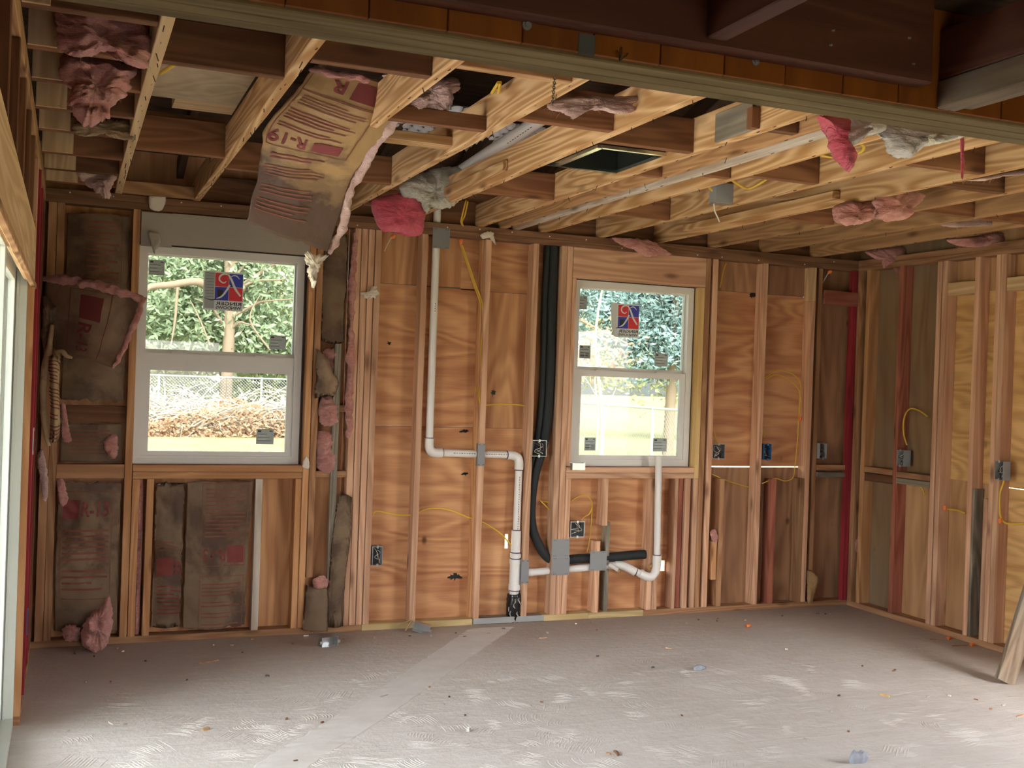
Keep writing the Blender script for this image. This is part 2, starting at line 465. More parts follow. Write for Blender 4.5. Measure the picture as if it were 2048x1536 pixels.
def lumber(name, x0, x1, y0, y1, z0, z1, mat, parent=None, axis=None, wob=0.0012, nail=None):
    """a sawn board with eased edges; the grain runs along the local Z axis"""
    dims = (x1 - x0, y1 - y0, z1 - z0)
    if axis is None: axis = 'XYZ'[max(range(3), key=lambda i: dims[i])]
    if axis == 'Z': lx, ly, lz, rot = dims[0], dims[1], dims[2], (0, 0, 0)
    elif axis == 'X': lx, ly, lz, rot = dims[2], dims[1], dims[0], (0, PI / 2, 0)
    else: lx, ly, lz, rot = dims[0], dims[2], dims[1], (-PI / 2, 0, 0)
    c = min(0.0025, lx * 0.12, ly * 0.12)
    prof = [(-lx/2+c,-ly/2),(lx/2-c,-ly/2),(lx/2,-ly/2+c),(lx/2,ly/2-c),(lx/2-c,ly/2),(-lx/2+c,ly/2),(-lx/2,ly/2-c),(-lx/2,-ly/2+c)]
    seg = max(1, min(6, int(lz / 0.4)))
    vs = []; fs = []
    for i in range(seg + 1):
        jx, jy = (rnd.uniform(-wob, wob), rnd.uniform(-wob, wob)) if 0 < i < seg else (0, 0)
        vs += [(p + jx, q + jy, -lz / 2 + lz * i / seg) for p, q in prof]
    for i in range(seg):
        for k in range(8):
            d = (k + 1) % 8
            fs.append((i*8+k, i*8+d, (i+1)*8+d, (i+1)*8+k))
    fs.append(tuple(reversed(range(8)))); fs.append(tuple(seg*8+k for k in range(8)))
    me = bpy.data.meshes.new(name); me.from_pydata(vs, [], fs); me.materials.append(mat); me.update()
    o = link(name, me, parent)
    o.location = ((x0 + x1) / 2, (y0 + y1) / 2, (z0 + z1) / 2)
    o.rotation_euler = rot
    if parent is not None:
        for key, words in (('red', 'red painted'), ('redwood', 'red stained'), ('gray', 'weathered grey'), ('white', 'whitish'), ('treated', 'greenish treated')):
            if mat is M[key]: o['label'] = words + ' ' + name.replace('_', ' ')
    return o

def slantboard(name, a, b, w, t, mat, parent=None, up=(0, -1, 0)):
    """a board of width w and thickness t from point a to point b"""
    a, b = Vector(a), Vector(b)
    L = (b - a).length
    o = lumber(name, -w/2, w/2, -t/2, t/2, -L/2, L/2, mat, parent, 'Z')
    z = (b - a).normalized(); y = Vector(up); y = (y - z * y.dot(z)).normalized(); x = y.cross(z)
    R = Matrix((x, y, z)).transposed().to_4x4()
    o.matrix_basis = Matrix.Translation((a + b) / 2) @ R
    return o

def panel(name, axis, at, th, a0, a1, z0, z1, mat, parent, holes=()):
    """a sheet with rectangular holes; axis 'Y': spans X and Z at Y=at..at+th, axis 'X': spans Y and Z"""
    A = sorted({a0, a1, *[h[0] for h in holes], *[h[1] for h in holes]}); A = [q for q in A if a0 <= q <= a1]
    Z = sorted({z0, z1, *[h[2] for h in holes], *[h[3] for h in holes]}); Z = [q for q in Z if z0 <= q <= z1]
    def solid(i, k):
        if not (0 <= i < len(A) - 1 and 0 <= k < len(Z) - 1): return False
        ca, cz = (A[i] + A[i+1]) / 2, (Z[k] + Z[k+1]) / 2
        return not any(h[0] < ca < h[1] and h[2] < cz < h[3] for h in holes)
    P = (lambda a, d, z: (a, at + d, z)) if axis == 'Y' else (lambda a, d, z: (at + d, a, z))
    mb = MB()
    for i in range(len(A) - 1):
        for k in range(len(Z) - 1):
            if not solid(i, k): continue
            l, r, b, t = A[i], A[i+1], Z[k], Z[k+1]
            mb.add([P(l,0,b),P(r,0,b),P(r,0,t),P(l,0,t)], [(0,1,2,3)])
            mb.add([P(l,th,b),P(r,th,b),P(r,th,t),P(l,th,t)], [(3,2,1,0)])
            if not solid(i-1,k): mb.add([P(l,0,b),P(l,th,b),P(l,th,t),P(l,0,t)], [(0,1,2,3)])
            if not solid(i+1,k): mb.add([P(r,0,b),P(r,th,b),P(r,th,t),P(r,0,t)], [(3,2,1,0)])
            if not solid(i,k-1): mb.add([P(l,0,b),P(r,0,b),P(r,th,b),P(l,th,b)], [(3,2,1,0)])
            if not solid(i,k+1): mb.add([P(l,0,t),P(r,0,t),P(r,th,t),P(l,th,t)], [(0,1,2,3)])
    return mb.obj(name, mat, parent)

TEXTS = {}
def text_mesh(s, bold=0.02):
    if (s, bold) not in TEXTS:
        cu = bpy.data.curves.new('lettering', 'FONT'); cu.body = s; cu.offset = bold; cu.resolution_u = 3
        o = bpy.data.objects.new('lettering', cu); COL.objects.link(o)
        bpy.context.view_layer.update()
        me = bpy.data.meshes.new_from_object(o.evaluated_get(bpy.context.evaluated_depsgraph_get()))
        vs = [v.co.copy() for v in me.vertices]; fs = [tuple(p.vertices) for p in me.polygons]
        bpy.data.objects.remove(o); bpy.data.curves.remove(cu); bpy.data.meshes.remove(me)
        x0, x1 = min(v.x for v in vs), max(v.x for v in vs); y0, y1 = min(v.y for v in vs), max(v.y for v in vs)
        pts = [((v.x - x0) / (x1 - x0), (v.y - y0) / (y1 - y0)) for v in vs]
        tri = [(f[0], f[k], f[k + 1]) for f in fs for k in range(1, len(f) - 1)]
        if len(s) < 6:
            for _ in range(4):
                nt = []; mid = {}
                def mp(a, b):
                    k = (min(a, b), max(a, b))
                    if k not in mid:
                        pts.append(((pts[a][0] + pts[b][0]) / 2, (pts[a][1] + pts[b][1]) / 2)); mid[k] = len(pts) - 1
                    return mid[k]
                for a, b, c in tri:
                    e = sorted(((math.dist(pts[a], pts[b]), a, b, c), (math.dist(pts[b], pts[c]), b, c, a), (math.dist(pts[c], pts[a]), c, a, b)))[-1]
                    if e[0] > 0.12:
                        m = mp(e[1], e[2]); nt += [(e[1], m, e[3]), (m, e[2], e[3])]
                    else: nt.append((a, b, c))
                tri = nt
        TEXTS[(s, bold)] = (pts, tri)
    return TEXTS[(s, bold)]

def wrinkle(p, amp, seed, fr=5.0):
    q = Vector((p[0] * fr + seed * 3.1, p[1] * fr, p[2] * fr - seed))
    a = mn.fractal(q, 1.0, 2.1, 4)
    b = abs(mn.noise(q * 0.6 + Vector((9.2, seed, 1.1))))
    w = Vector((q.x * 1.1 + 0.5 * mn.noise(q * 0.7), q.y, q.z * 2.0 + 0.8 * mn.noise(q * 0.9)))
    c = abs(mn.noise(w * 1.3)); d = abs(mn.noise(w * 2.6 + Vector((4, 4, 4))))
    return amp * (a * 0.7 + (0.35 - b) * 1.3 + (0.28 - c) * 1.0 + (0.25 - d) * 0.45)

class Sheet:
    """a surface through a grid of points (rows from the top, columns from the left)"""
    def __init__(s, ctrl, amp, seed, fr=5.0):
        s.c = [[Vector(p) for p in row] for row in ctrl]; s.amp = amp; s.seed = seed; s.fr = fr
    @staticmethod
    def cr(P, t):
        n = len(P) - 1
        k = min(max(t, 0.0), 1.0) * n; i = min(int(k), n - 1); t = k - i
        p0, p1, p2, p3 = P[max(i-1, 0)], P[i], P[i+1], P[min(i+2, n)]
        if i == 0: p0 = p1 * 2 - p2
        if i + 2 > n: p3 = p2 * 2 - p1
        return 0.5 * ((2*p1) + (p2-p0)*t + (2*p0-5*p1+4*p2-p3)*t*t + (3*p1-p0-3*p2+p3)*t**3)
    def raw(s, u, v):
        return Sheet.cr([Sheet.cr(row, u) for row in s.c], v)
    def nrm(s, u, v):
        e = 0.01
        du = s.raw(min(u+e,1), v) - s.raw(max(u-e,0), v); dv = s.raw(u, min(v+e,1)) - s.raw(u, max(v-e,0))
        n = du.cross(dv)
        if n.length < 1e-9: return Vector((0,-1,0))
        n.normalize()
        return n if n.y < 0 else -n
    def at(s, u, v, off=0.0):
        p = s.raw(u, v); n = s.nrm(u, v)
        return p + n * (wrinkle(p, s.amp, s.seed, s.fr) + off)

def batt(name, label, ctrl, kraft, amp=0.010, seed=1, thick=0.05, prints=(), nu=22, nv=34, group=None, ragged=0.012, fluff='pink', fr=5.0, cat='insulation', over=(0.0, 0.0)):
    sh = Sheet(ctrl, amp, seed, fr)
    root = thing(name, label, cat, group)
    W = (Vector(ctrl[0][-1]) - Vector(ctrl[0][0])).length
    def edge(u, v):
        # ragged outline
        k = ragged / max(W, 0.1)
        if v in (0.0, 1.0): v2 = v + (0.5 - v) * 2 * k * 0.6 * (1 + mn.noise(Vector((u * 9, seed, v * 4)))) 
        else: v2 = v
        if u in (0.0, 1.0): u2 = u + (0.5 - u) * 2 * k * (1 + mn.noise(Vector((v * 14, seed * 2, u * 5))))
        else: u2 = u
        return u2, v2
    mb = MB(); front = []; back = []
    for j in range(nv + 1):
        for i in range(nu + 1):
            u, v = edge(i / nu, j / nv)
            front.append(sh.at(u, v)); back.append(sh.at(u, v, -0.0025))
    n = len(front); w = nu + 1
    fs = []
    for j in range(nv):
        for i in range(nu):
            a = j * w + i
            fs.append((a, a + w, a + w + 1, a + 1)); fs.append((n + a, n + a + 1, n + a + w + 1, n + a + w))
    rim = [i for i in range(w)] + [j * w + nu for j in range(1, nv + 1)] + [nv * w + i for i in range(nu - 1, -1, -1)] + [j * w for j in range(nv - 1, 0, -1)]
    for k in range(len(rim)):
        a, b = rim[k], rim[(k + 1) % len(rim)]
        fs.append((a, b, n + b, n + a))
    mb.add(front + back, fs, True)
    mb.obj('kraft_facing', kraft, root)
    if thick > 0:
        mb = MB(); vs = []
        e0, e1 = over
        for j in range(nv + 1):
            for i in range(nu + 1):
                u, v = edge(i / nu, j / nv)
                rag = 0.006 * mn.noise(Vector((u * 30, v * 30, seed)))
                p = sh.at(u, v, -0.004)
                vs.append(p)
        for j in range(nv + 1):
            for i in range(nu + 1):
                u, v = edge(i / nu, j / nv)
                d = min(u, 1 - u, v, 1 - v)
                vs.append(sh.at(min(max(u, 0.01), 0.99), v, -0.004 - thick * min(1, 0.55 + d * 6) - 0.008 * mn.fractal(Vector((u * 12, v * 20, seed)), 1, 2, 3)))
        mb.add(vs, fs, True)
        mb.obj('fibre_batt', M[fluff], root)
    inks = {'r': MB(), 'b': MB()}
    def quad(ink, u0, v0, u1, v1, n=6, m=1):
        vs = [sh.at(u0 + (u1-u0)*i/n, v0 + (v1-v0)*j/m, 0.0030) for j in range(m+1) for i in range(n+1)]
        inks[ink].add(vs, [(j*(n+1)+i, (j+1)*(n+1)+i, (j+1)*(n+1)+i+1, j*(n+1)+i+1) for j in range(m) for i in range(n)], True)
    for pr in prints:
        k = pr[0]
        if k == 'block': quad('r', *pr[1:5], 8, 8)
        elif k == 'lines':
            u0, v0, u1, v1, n = pr[1:6]
            r2 = random.Random(seed * 31 + n)
            for q in range(n):
                vv = v0 + (v1 - v0) * (q + 0.3) / n; h = (v1 - v0) / n * 0.36
                if r2.random() < 0.12: continue
                ue = u0 + (u1 - u0) * r2.choice((1, 1, 0.96, 0.7, 0.9))
                quad(pr[6] if len(pr) > 6 else 'b', u0, vv, ue, vv + h, 10, 1)
        elif k == 'frame':
            u0, v0, u1, v1 = pr[1:5]; t = 0.010; tv = t * 0.5
            for q in ((u0,v0,u1,v0+tv),(u0,v1-tv,u1,v1)): quad('b', *q, 12, 1)
            for q in ((u0,v0,u0+t,v1),(u1-t,v0,u1,v1)): quad('b', *q, 1, 14)
        elif k == 'text':
            s, u0, v0, u1, v1 = pr[1:6]; flip = len(pr) > 6 and pr[6]
            vs, fs2 = text_mesh(s)
            pts = []
            for x, y in vs:
                if flip == 180: x, y = 1 - x, 1 - y
                if flip == 90: x, y = y, 1 - x
                pts.append(sh.at(u0 + (u1-u0)*x, v1 + (v0-v1)*y, 0.0034))
            inks['r'].add(pts, fs2)
    if inks['r'].v: inks['r'].obj('red_print', M['printred'], root)
    if inks['b'].v: inks['b'].obj('fine_print', M['printbrown'], root, 'stuff')
    return root

def lump(name, label, pts, depth, mat, seed=1, rag=0.012, rings=12, npt=130, cat='insulation', group=None, parent=None, amp=0.03, kind=None, fibres=None):
    """a torn tuft: an outline filled and swollen front and back, with a rough surface"""
    if fibres is None: fibres = 40 if (cat == 'insulation' and parent is None and mat is not M['rosered']) else 0
    out = spline(pts, max(3, npt // len(pts)), True)
    c = sum(out, Vector()) / len(out)
    # mean plane
    nrm = Vector()
    for i in range(len(out)):
        nrm += (out[i] - c).cross(out[(i + 1) % len(out)] - c)
    nrm.normalize()
    if nrm.y > 0: nrm = -nrm
    size = max((p - c).length for p in out)
    out = [p + (p - c).normalized() * (rag * (mn.noise(p * 60 + Vector((seed, 0, 0))) + 0.7 * mn.noise(p * 150))) for p in out]
    n = len(out); vs = []; fs = []
    for side in (1, -1):
        b = len(vs)
        vs.append(c + nrm * side * depth)
        for r in range(1, rings + 1):
            f = r / rings
            for p in out:
                q = c + (p - c) * f
                h = math.sqrt(max(0.0, 1 - f ** 2.6)) * depth
                wq = q + Vector((1, 1, 1)) * 0.03 * mn.noise(q * 7)
                d = mn.fractal(q * 9 + Vector((seed * 7, side * 3, 0)), 0.9, 2.0, 6) + 0.7 * (0.4 - abs(mn.noise(Vector((wq.x * 11, wq.y * 11, wq.z * 26)) + Vector((seed, side, 4))))) + 0.35 * (0.3 - abs(mn.noise(Vector((wq.x * 40, wq.y * 40, wq.z * 70)))))
                k = min(1.0, (1 - f) * 4 + 0.12)
                vs.append(q + nrm * side * (h + amp * d * k) + (p - c).normalized() * (amp * 0.35 * mn.noise(q * 22 + Vector((0, seed, side)))) * (0.3 if r == rings else 1))
        for i in range(n):
            j = (i + 1) % n
            fs.append((b, b + 1 + i, b + 1 + j) if side == 1 else (b, b + 1 + j, b + 1 + i))
        for r in range(rings - 1):
            for i in range(n):
                j = (i + 1) % n
                q = (b + 1 + r*n + i, b + 1 + (r+1)*n + i, b + 1 + (r+1)*n + j, b + 1 + r*n + j)
                fs.append(q if side == 1 else q[::-1])
    b2 = len(vs) // 2
    for i in range(n):
        j = (i + 1) % n
        fs.append((1 + (rings-1)*n + i, b2 + 1 + (rings-1)*n + i, b2 + 1 + (rings-1)*n + j, 1 + (rings-1)*n + j))
    mb = MB(); mb.add(vs, fs, True)
    o = mb.obj(name, mat, parent)
    if parent is None:
        recentre(o); tag(o, label, cat, group, kind)
    if fibres:
        fb = MB(); r3 = random.Random(seed * 13 + 1)
        for k in range(fibres):
            if r3.random() < 0.65:
                p = r3.choice(out); d = (p - c).normalized() + Vector((r3.uniform(-.9, .9), r3.uniform(-.9, .3), r3.uniform(-1.0, .5)))
            else:
                p = Vector(vs[r3.randrange(1, len(vs) // 2)]); d = nrm * .6 + Vector((r3.uniform(-1, 1), 0, r3.uniform(-1, .6)))
            ln = size * r3.uniform(.03, .09); d = d.normalized(); e = d.orthogonal().normalized() * 0.0006
            q = p + d * ln * .55 + Vector((r3.uniform(-.2, .2), 0, -.25)) * ln; t = p + d * ln + Vector((r3.uniform(-.3, .3), r3.uniform(-.3, .1), -.7)) * ln
            s0 = p - d * .004
            fb.add([s0 - e, s0 + e, q + e, q - e, t], [(0, 1, 2, 3), (3, 2, 4)])
        fo = fb.obj('loose_fibres', mat, None, 'stuff')
        fo.parent = o; fo.matrix_parent_inverse = placed(o).inverted()
    return o

def roll(name, pts, r, mat, parent, seed=1, res=10):
    """a ragged rolled edge of fibreglass along a path"""
    mb = MB(); mb.tube(pts, [r * .5, r, r * .9, r * 1.1, r * .5], 12, res=res)
    mb.v = [tuple(Vector(p) + Vector((mn.noise(Vector(p) * 30 + Vector((seed, 0, 0))), mn.noise(Vector(p) * 33 + Vector((0, seed, 0))), mn.noise(Vector(p) * 31 + Vector((0, 0, seed))))) * r * 0.8) for p in mb.v]
    return mb.obj(name, mat, parent)

def struct(name, label, cat):
    return thing(name, label, cat, None, 'structure')

# ---------------------------------------------------------------- floor
floor = struct('floor', 'bare dusty grey concrete slab with trowel ridges and a patched trench', 'floor')
mb = MB()
mb.add([(-1.65,-9.05,0),(5.34,-9.05,0),(5.34,.16,0),(-.262,.16,0),(-.262,-4.70,0),(-1.65,-4.70,0),(-1.65,-9.05,-.12),(5.34,-9.05,-.12),(5.34,.16,-.12),(-.262,.16,-.12),(-.262,-4.70,-.12),(-1.65,-4.70,-.12)], [(0,1,2,3,4,5),(11,10,9,8,7,6),(0,6,7,1),(1,7,8,2),(2,8,9,3),(3,9,10,4),(4,10,11,5),(5,11,6,0)])
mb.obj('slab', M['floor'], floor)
# the filled pipe trench, a little proud of the slab, with broken edges
L = [Vector(p) for p in ((0.423,-2.55,0), (0.71,-2.084,0), (1.051,-1.671,0), (1.451,-1.18,0), (1.833,-0.694,0), (2.172,-0.253,0), (2.302,-0.084,0))]
Rr = [Vector(p) for p in ((0.621,-2.61,0), (0.927,-2.147,-0), (1.283,-1.736,0), (1.719,-1.206,0), (2.088,-0.746,0), (2.401,-0.359,0), (2.597,-0.111,0))]
Ls, Rs = spline(L, 14), spline(Rr, 14)
mb = MB(); vs = []; fs = []
nn = len(Ls)
for i in range(nn):
    a, b = Ls[i], Rs[i]
    a = a + Vector((0.018 * mn.noise(Vector((i * 0.9, 0, 0))), 0, 0)); b = b + Vector((0.018 * mn.noise(Vector((i * 0.9, 5, 0))), 0, 0))
    for k in range(7):
        f = k / 6
        p = a.lerp(b, f)
        z = 0.003 + 0.0015 * mn.noise(p * 9) if 0 < k < 6 else -0.001
        if k in (1, 5): z = 0.0015 + 0.003 * mn.noise(p * 30)
        f2 = {0: 0, 1: 0.05, 5: 0.95, 6: 1}.get(k, f)
        p = a.lerp(b, f2)
        vs.append((p.x, p.y, z))
for i in range(nn - 1):
    for k in range(6):
        fs.append((i*7+k, i*7+k+1, (i+1)*7+k+1, (i+1)*7+k))
mb.add(vs, fs)
mb.obj('trench_patch', M['patch'], floor)
# dried thinset left by a notched trowel
mb = MB(); r2 = random.Random(11)
for g in range(260):
    cx = r2.uniform(-0.1, 3.9); cy = r2.uniform(-3.2, -0.95) if g > 30 else r2.uniform(-2.9, -1.7)
    if cy > -1.5 and r2.random() < 0.6: continue
    ang = r2.choice((0.2, 0.5, 1.2, 1.5, -0.6)) + r2.uniform(-0.25, 0.25)
    n = r2.randint(5, 13); ln = r2.uniform(0.06, 0.17); cur = r2.uniform(-0.4, 0.4)
    for k in range(n):
        if r2.random() < 0.18: continue
        d = Vector((math.cos(ang), math.sin(ang), 0)); e = Vector((-d.y, d.x, 0))
        st = Vector((cx, cy, 0)) + d * (k * 0.0135) + e * r2.uniform(-0.015, 0.015)
        l2 = ln * r2.uniform(0.45, 1.0)
        prev = None
        for q in range(4):
            t = q / 3 - 0.5
            p = st + e * (l2 * t) + d * (cur * t * t * ln)
            w = 0.0042 * (1 if 0 < q < 3 else 0.4); h = 0.0017 * (1 if 0 < q < 3 else 0.3)
            cur_v = [(p.x - d.x * w, p.y - d.y * w, 0.0), (p.x, p.y, h), (p.x + d.x * w, p.y + d.y * w, 0.0)]
            if prev:
                mb.add(prev + cur_v, [(0, 1, 4, 3), (1, 2, 5, 4)])
            prev = cur_v
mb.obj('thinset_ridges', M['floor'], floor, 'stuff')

# ---------------------------------------------------------------- back wall
wb = struct('wall_back', 'open stud back wall with bare plywood sheathing around two windows', 'wall')
lumber('top_plate', -0.24, 2.10, 0, 0.089, 2.3885, 2.4255, M['plate'], wb)
lumber('top_plate', 2.102, 5.293, 0, 0.089, 2.3885, 2.4255, M['plate'], wb)
lumber('top_plate', -0.24, 3.30, 0, 0.089, 2.426, 2.464, M['plate'], wb)
lumber('top_plate', 3.302, 5.293, 0, 0.089, 2.426, 2.464, M['plate'], wb)
lumber('bottom_plate', -0.24, 1.655, 0, 0.089, 0, 0.038, M['studold'], wb)
lumber('bottom_plate', 1.657, 2.355, 0, 0.089, 0, 0.038, M['treated'], wb)
lumber('bottom_plate', 2.357, 2.835, 0.002, 0.089, 0, 0.037, M['gray'], wb)
lumber('bottom_plate', 2.837, 3.15, 0, 0.089, 0, 0.038, M['treated'], wb)
lumber('bottom_plate', 3.152, 3.555, 0, 0.089, 0, 0.038, M['treated'], wb)
lumber('bottom_plate', 3.557, 5.293, 0, 0.089, 0, 0.038, M['studold'], wb)
st = lambda x0, x1, z0, z1, m, y0=0.0, y1=0.089: lumber('stud', x0, x1, y0, y1, z0, z1, M[m], wb)
T = 2.388
st(-0.135, -0.092, .038, T, 'studold'); st(-0.09, -0.052, .038, T, 'studold')
st(.294, .333, .038, T, 'orange')
st(.337, .375, .038, .905, 'orange'); st(.412, .450, .038, .905, 'orange'); st(1.005, 1.045, .038, .905, 'white', 0.0, 0.06)
st(1.233, 1.268, .038, .905, 'orange')
st(1.272, 1.309, .038, T, 'orange'); st(1.313, 1.351, .33, T, 'studold')
st(1.435, 1.475, .30, 1.70, 'gray', -0.010, 0.02)
st(1.535, 1.573, .038, T, 'stud'); st(1.577, 1.615, .038, T, 'stud'); st(1.619, 1.655, .038, T, 'stud'); st(1.660, 1.698, .038, T, 'stud')
st(1.949, 1.987, .038, T, 'stud')
st(2.360, 2.398, .038, T, 'stud'); st(2.346, 2.359, .038, T, 'orange', .03)
st(2.681, 2.719, .038, T, 'stud')
st(2.877, 2.915, .038, T, 'stud'); st(2.918, 2.956, .038, T, 'stud'); st(2.959, 2.996, .038, .905, 'stud'); st(2.959, 2.987, .986, 2.188, 'stud')
st(3.185, 3.222, .038, .50, 'stud'); st(3.229, 3.267, .60, .905, 'stud'); st(3.272, 3.300, .038, .62, 'gray', .02)
st(3.572, 3.612, .038, .905, 'stud'); st(3.616, 3.654, .038, .905, 'stud')
st(3.765, 3.790, .038, .905, 'stud'); st(3.802, 3.836, .038, .905, 'redwood', .02); st(3.845, 3.883, .038, .905, 'stud')
st(3.905, 3.941, .038, .905, 'stud'); st(3.905, 3.941, .907, 2.188, 'yellow'); st(3.944, 3.982, .038, T, 'studold'); st(4.000, 4.040, .038, T, 'stud')  # yellow piece above the sill: daylight on the jamb painted into its colour
st(4.067, 4.105, .22, .48, 'orange'); st(4.112, 4.150, .038, .905, 'studold')
st(4.402, 4.441, .038, T, 'stud'); st(4.444, 4.460, .038, 1.5, 'studold', .03)
st(4.530, 4.571, .038, .90, 'redwood'); st(4.476, 4.500, .038, .86, 'dark', .05)
st(4.768, 4.805, .038, .905, 'studold'); st(4.808, 4.846, .038, 2.15, 'stud'); st(4.808, 4.846, 2.152, T, 'pale'); st(4.880, 4.915, .038, T, 'studold', 0.02)
st(5.150, 5.196, .038, T, 'red', -0.012, .03)
# window framing and blocking
lumber('sill_plate', .337, 1.270, -0.002, 0.089, .947, .985, M['orange'], wb)
lumber('sill_plate', .337, 1.270, 0, 0.089, .907, .945, M['orange'], wb)
lumber('sill_plate', 2.960, 3.903, -0.002, 0.089, .944, .980, M['stud'], wb)
lumber('sill_plate', 2.960, 3.903, 0, 0.089, .906, .942, M['stud'], wb)
lumber('header', 2.959, 3.942, 0.0, 0.038, 2.190, T, M['stud'], wb)
lumber('header', .335, 1.271, 0.02, 0.058, 2.210, T, M['studold'], wb)
lumber('block', -.051, .292, 0.0, .089, .910, .986, M['studold'], wb)
lumber('block', -.051, .292, 0.03, .06, 1.215, 1.305, M['dark'], wb)
lumber('block', 1.352, 1.534, 0.01, .089, .915, .952, M['studold'], wb)
lumber('block', 1.352, 1.534, 0.02, .08, 1.30, 1.34, M['studold'], wb)
lumber('block', 4.916, 5.149, 0.0, .089, .965, 1.002, M['studold'], wb)
lumber('block', 4.916, 5.149, 0.0, .089, .915, .950, M['gray'], wb)
slantboard('block', (4.917, 0.0, 2.188), (5.225, -0.005, 2.183), .10, .025, M['redwood'], wb)
mb = MB()
mb.box(.337, .50, -0.014, -0.001, 2.19, 2.375); mb.box(.50, 1.268, -0.012, -0.001, 2.205, 2.380)
mb.obj('drywall_strip', M['drywall'], wb)
# sheathing, with the gaps that let daylight through
W1 = (.334, 1.255, .985, 2.202); W2 = (2.995, 3.897, .980, 2.188)
pn = lambda a0, a1, z0, z1, m, holes=(): panel('sheathing_panel', 'Y', .0895, .012, a0, a1, z0, z1, M[m], wb, holes)
pn(-.26, 1.52, -.05, 2.78, 'plyA2', (W1,))
pn(1.522, 2.232, 2.082, 2.78, 'plyA2'); pn(2.233, 2.99, 2.074, 2.78, 'plyA')
pn(1.522, 2.358, 1.217, 2.081, 'plyA'); pn(2.360, 2.99, 1.217, 2.073, 'plyA2')
pn(1.522, 2.99, -.05, 1.217, 'plyA', ((2.590, 2.612, .455, .545),))
pn(2.992, 4.02, -.05, .905, 'plyA', ((3.714, 3.757, .275, .345),)); pn(2.992, 4.02, .907, 2.78, 'plyA', (W2,))
pn(4.022, 4.43, 2.187, 2.78, 'plyB'); pn(4.432, 5.31, 2.187, 2.78, 'plyB')
pn(4.022, 4.431, .9835, 2.187, 'plyA'); pn(4.431, 4.882, .9825, 2.1855, 'plyA'); pn(4.882, 5.31, .976, 2.187, 'plyB')
pn(4.022, 5.31, -.05, .976, 'plyB')
for (x0, x1, z) in ((1.70, 1.948, 2.0815), (1.99, 2.232, 2.0815), (2.40, 2.68, 2.0735), (1.70, 1.948, 1.217), (1.99, 2.358, 1.217), (2.40, 2.68, 1.217), (4.05, 4.40, 2.187), (4.46, 4.80, 2.186)):
    mb = MB(); h = .0022 if z != 2.0815 or x0 < 1.9 else .006
    mb.add([(x0, .0890, z - h * .5), (x1, .0890, z - h * .5), (x1, .0890, z + h), ((x0 + x1) / 2, .0890, z + h * .4), (x0, .0890, z + h * .7)], [(0, 1, 2, 3, 4)]); mb.obj('sheet_seam', M['boxdark'], wb)
# steel strap on the bottom plate where the stack passes through
lumber('repair_strap', 2.362, 2.838, -0.004, 0.0, 0.004, 0.040, M['strap'], wb)
# drilled splits and knots where the sheathing is torn
for (x, z, w, h, s) in ((2.296, 1.196, .036, .013, 3), (2.305, .93, .034, .012, 5), (2.268, .288, .042, .022, 9), (4.378, 2.172, .045, .022, 12), (1.79, 1.72, .012, .012, 15), (2.475, 1.44, .018, .022, 17)):
    mb = MB(); vs = [(x, .0885, z)]
    for k in range(22):
        a = 2 * PI * k / 22; rr = 0.45 + 1.5 * abs(mn.noise(Vector((k * 1.7, s, 0.3))))
        vs.append((x + w * rr * math.cos(a), .0885, z + h * rr * math.sin(a)))
    mb.add(vs, [(0, 1 + k, 1 + (k + 1) % 22) for k in range(22)])
    mb.obj('torn_knot', M['tar'], wb)

mb = MB(); r2 = random.Random(5)
for k in range(20):
    x = -.05 + .262 * k + r2.uniform(-.08, .08); z = r2.choice((2.405, 2.44, 2.446)); mb.tube([(x, .001, z), (x, -.0025, z)], .0045, 7)
mb.obj('plate_nail_heads', M['caulk'], wb, 'stuff')

# ---------------------------------------------------------------- right wall
XR = 5.204
wr = struct('wall_right', 'open stud side wall with bare upright plywood at the far right', 'wall')
rs = lambda y0, y1, z0, z1, m, x0=XR, x1=5.293: lumber('stud', x0, x1, y0, y1, z0, z1, M[m], wr)
lumber('top_plate', XR, 5.293, -4.70, -.001, 2.3885, 2.4255, M['studold'], wr)
lumber('top_plate', XR, 5.293, -4.70, -.001, 2.426, 2.464, M['studold'], wr)
lumber('bottom_plate', XR, 5.293, -3.25, -.001, 0, .038, M['studold'], wr)
lumber('header', XR, 5.293, -4.70, -3.2, 2.10, 2.386, M['stud'], wr)  # spans an unseen opening added to let daylight onto the floor
rs(-.048, -.008, .038, T, 'studold', 5.199); rs(-.130, -.092, .038, T, 'orange')
rs(-.462, -.424, .038, T, 'redwood')
rs(-.812, -.774, .038, T, 'stud', 5.206); rs(-.861, -.823, .038, T, 'stud')
rs(-1.133, -1.095, .038, T, 'stud'); rs(-1.150, -1.1335, .04, .95, 'gray', 5.21, 5.285)
rs(-1.262, -1.228, .038, .90, 'stud'); rs(-1.300, -1.264, .038, T, 'stud'); rs(-1.340, -1.302, .038, T, 'stud')
rs(-1.76, -1.722, .038, T, 'stud'); rs(-2.166, -2.128, .038, T, 'stud'); rs(-2.572, -2.534, .038, T, 'stud'); rs(-2.978, -2.94, .038, T, 'stud'); rs(-3.24, -3.202, .038, 2.099, 'stud'); rs(-4.70, -4.62, .038, 2.099, 'stud')
lumber('block', XR + .01, 5.293, -1.094, -.862, 2.165, 2.246, M['pale'], wr)
lumber('block', XR + .01, 5.293, -1.72, -1.341, 2.165, 2.246, M['pale'], wr)
lumber('block', XR, 5.293, -.423, -.131, .965, 1.005, M['studold'], wr); lumber('block', XR + .01, 5.293, -.423, -.131, .905, .960, M['dark'], wr)
lumber('block', XR, 5.293, -.773, -.463, .960, .998, M['studold'], wr); lumber('block', XR, 5.293, -.773, -.463, .918, .955, M['gray'], wr)
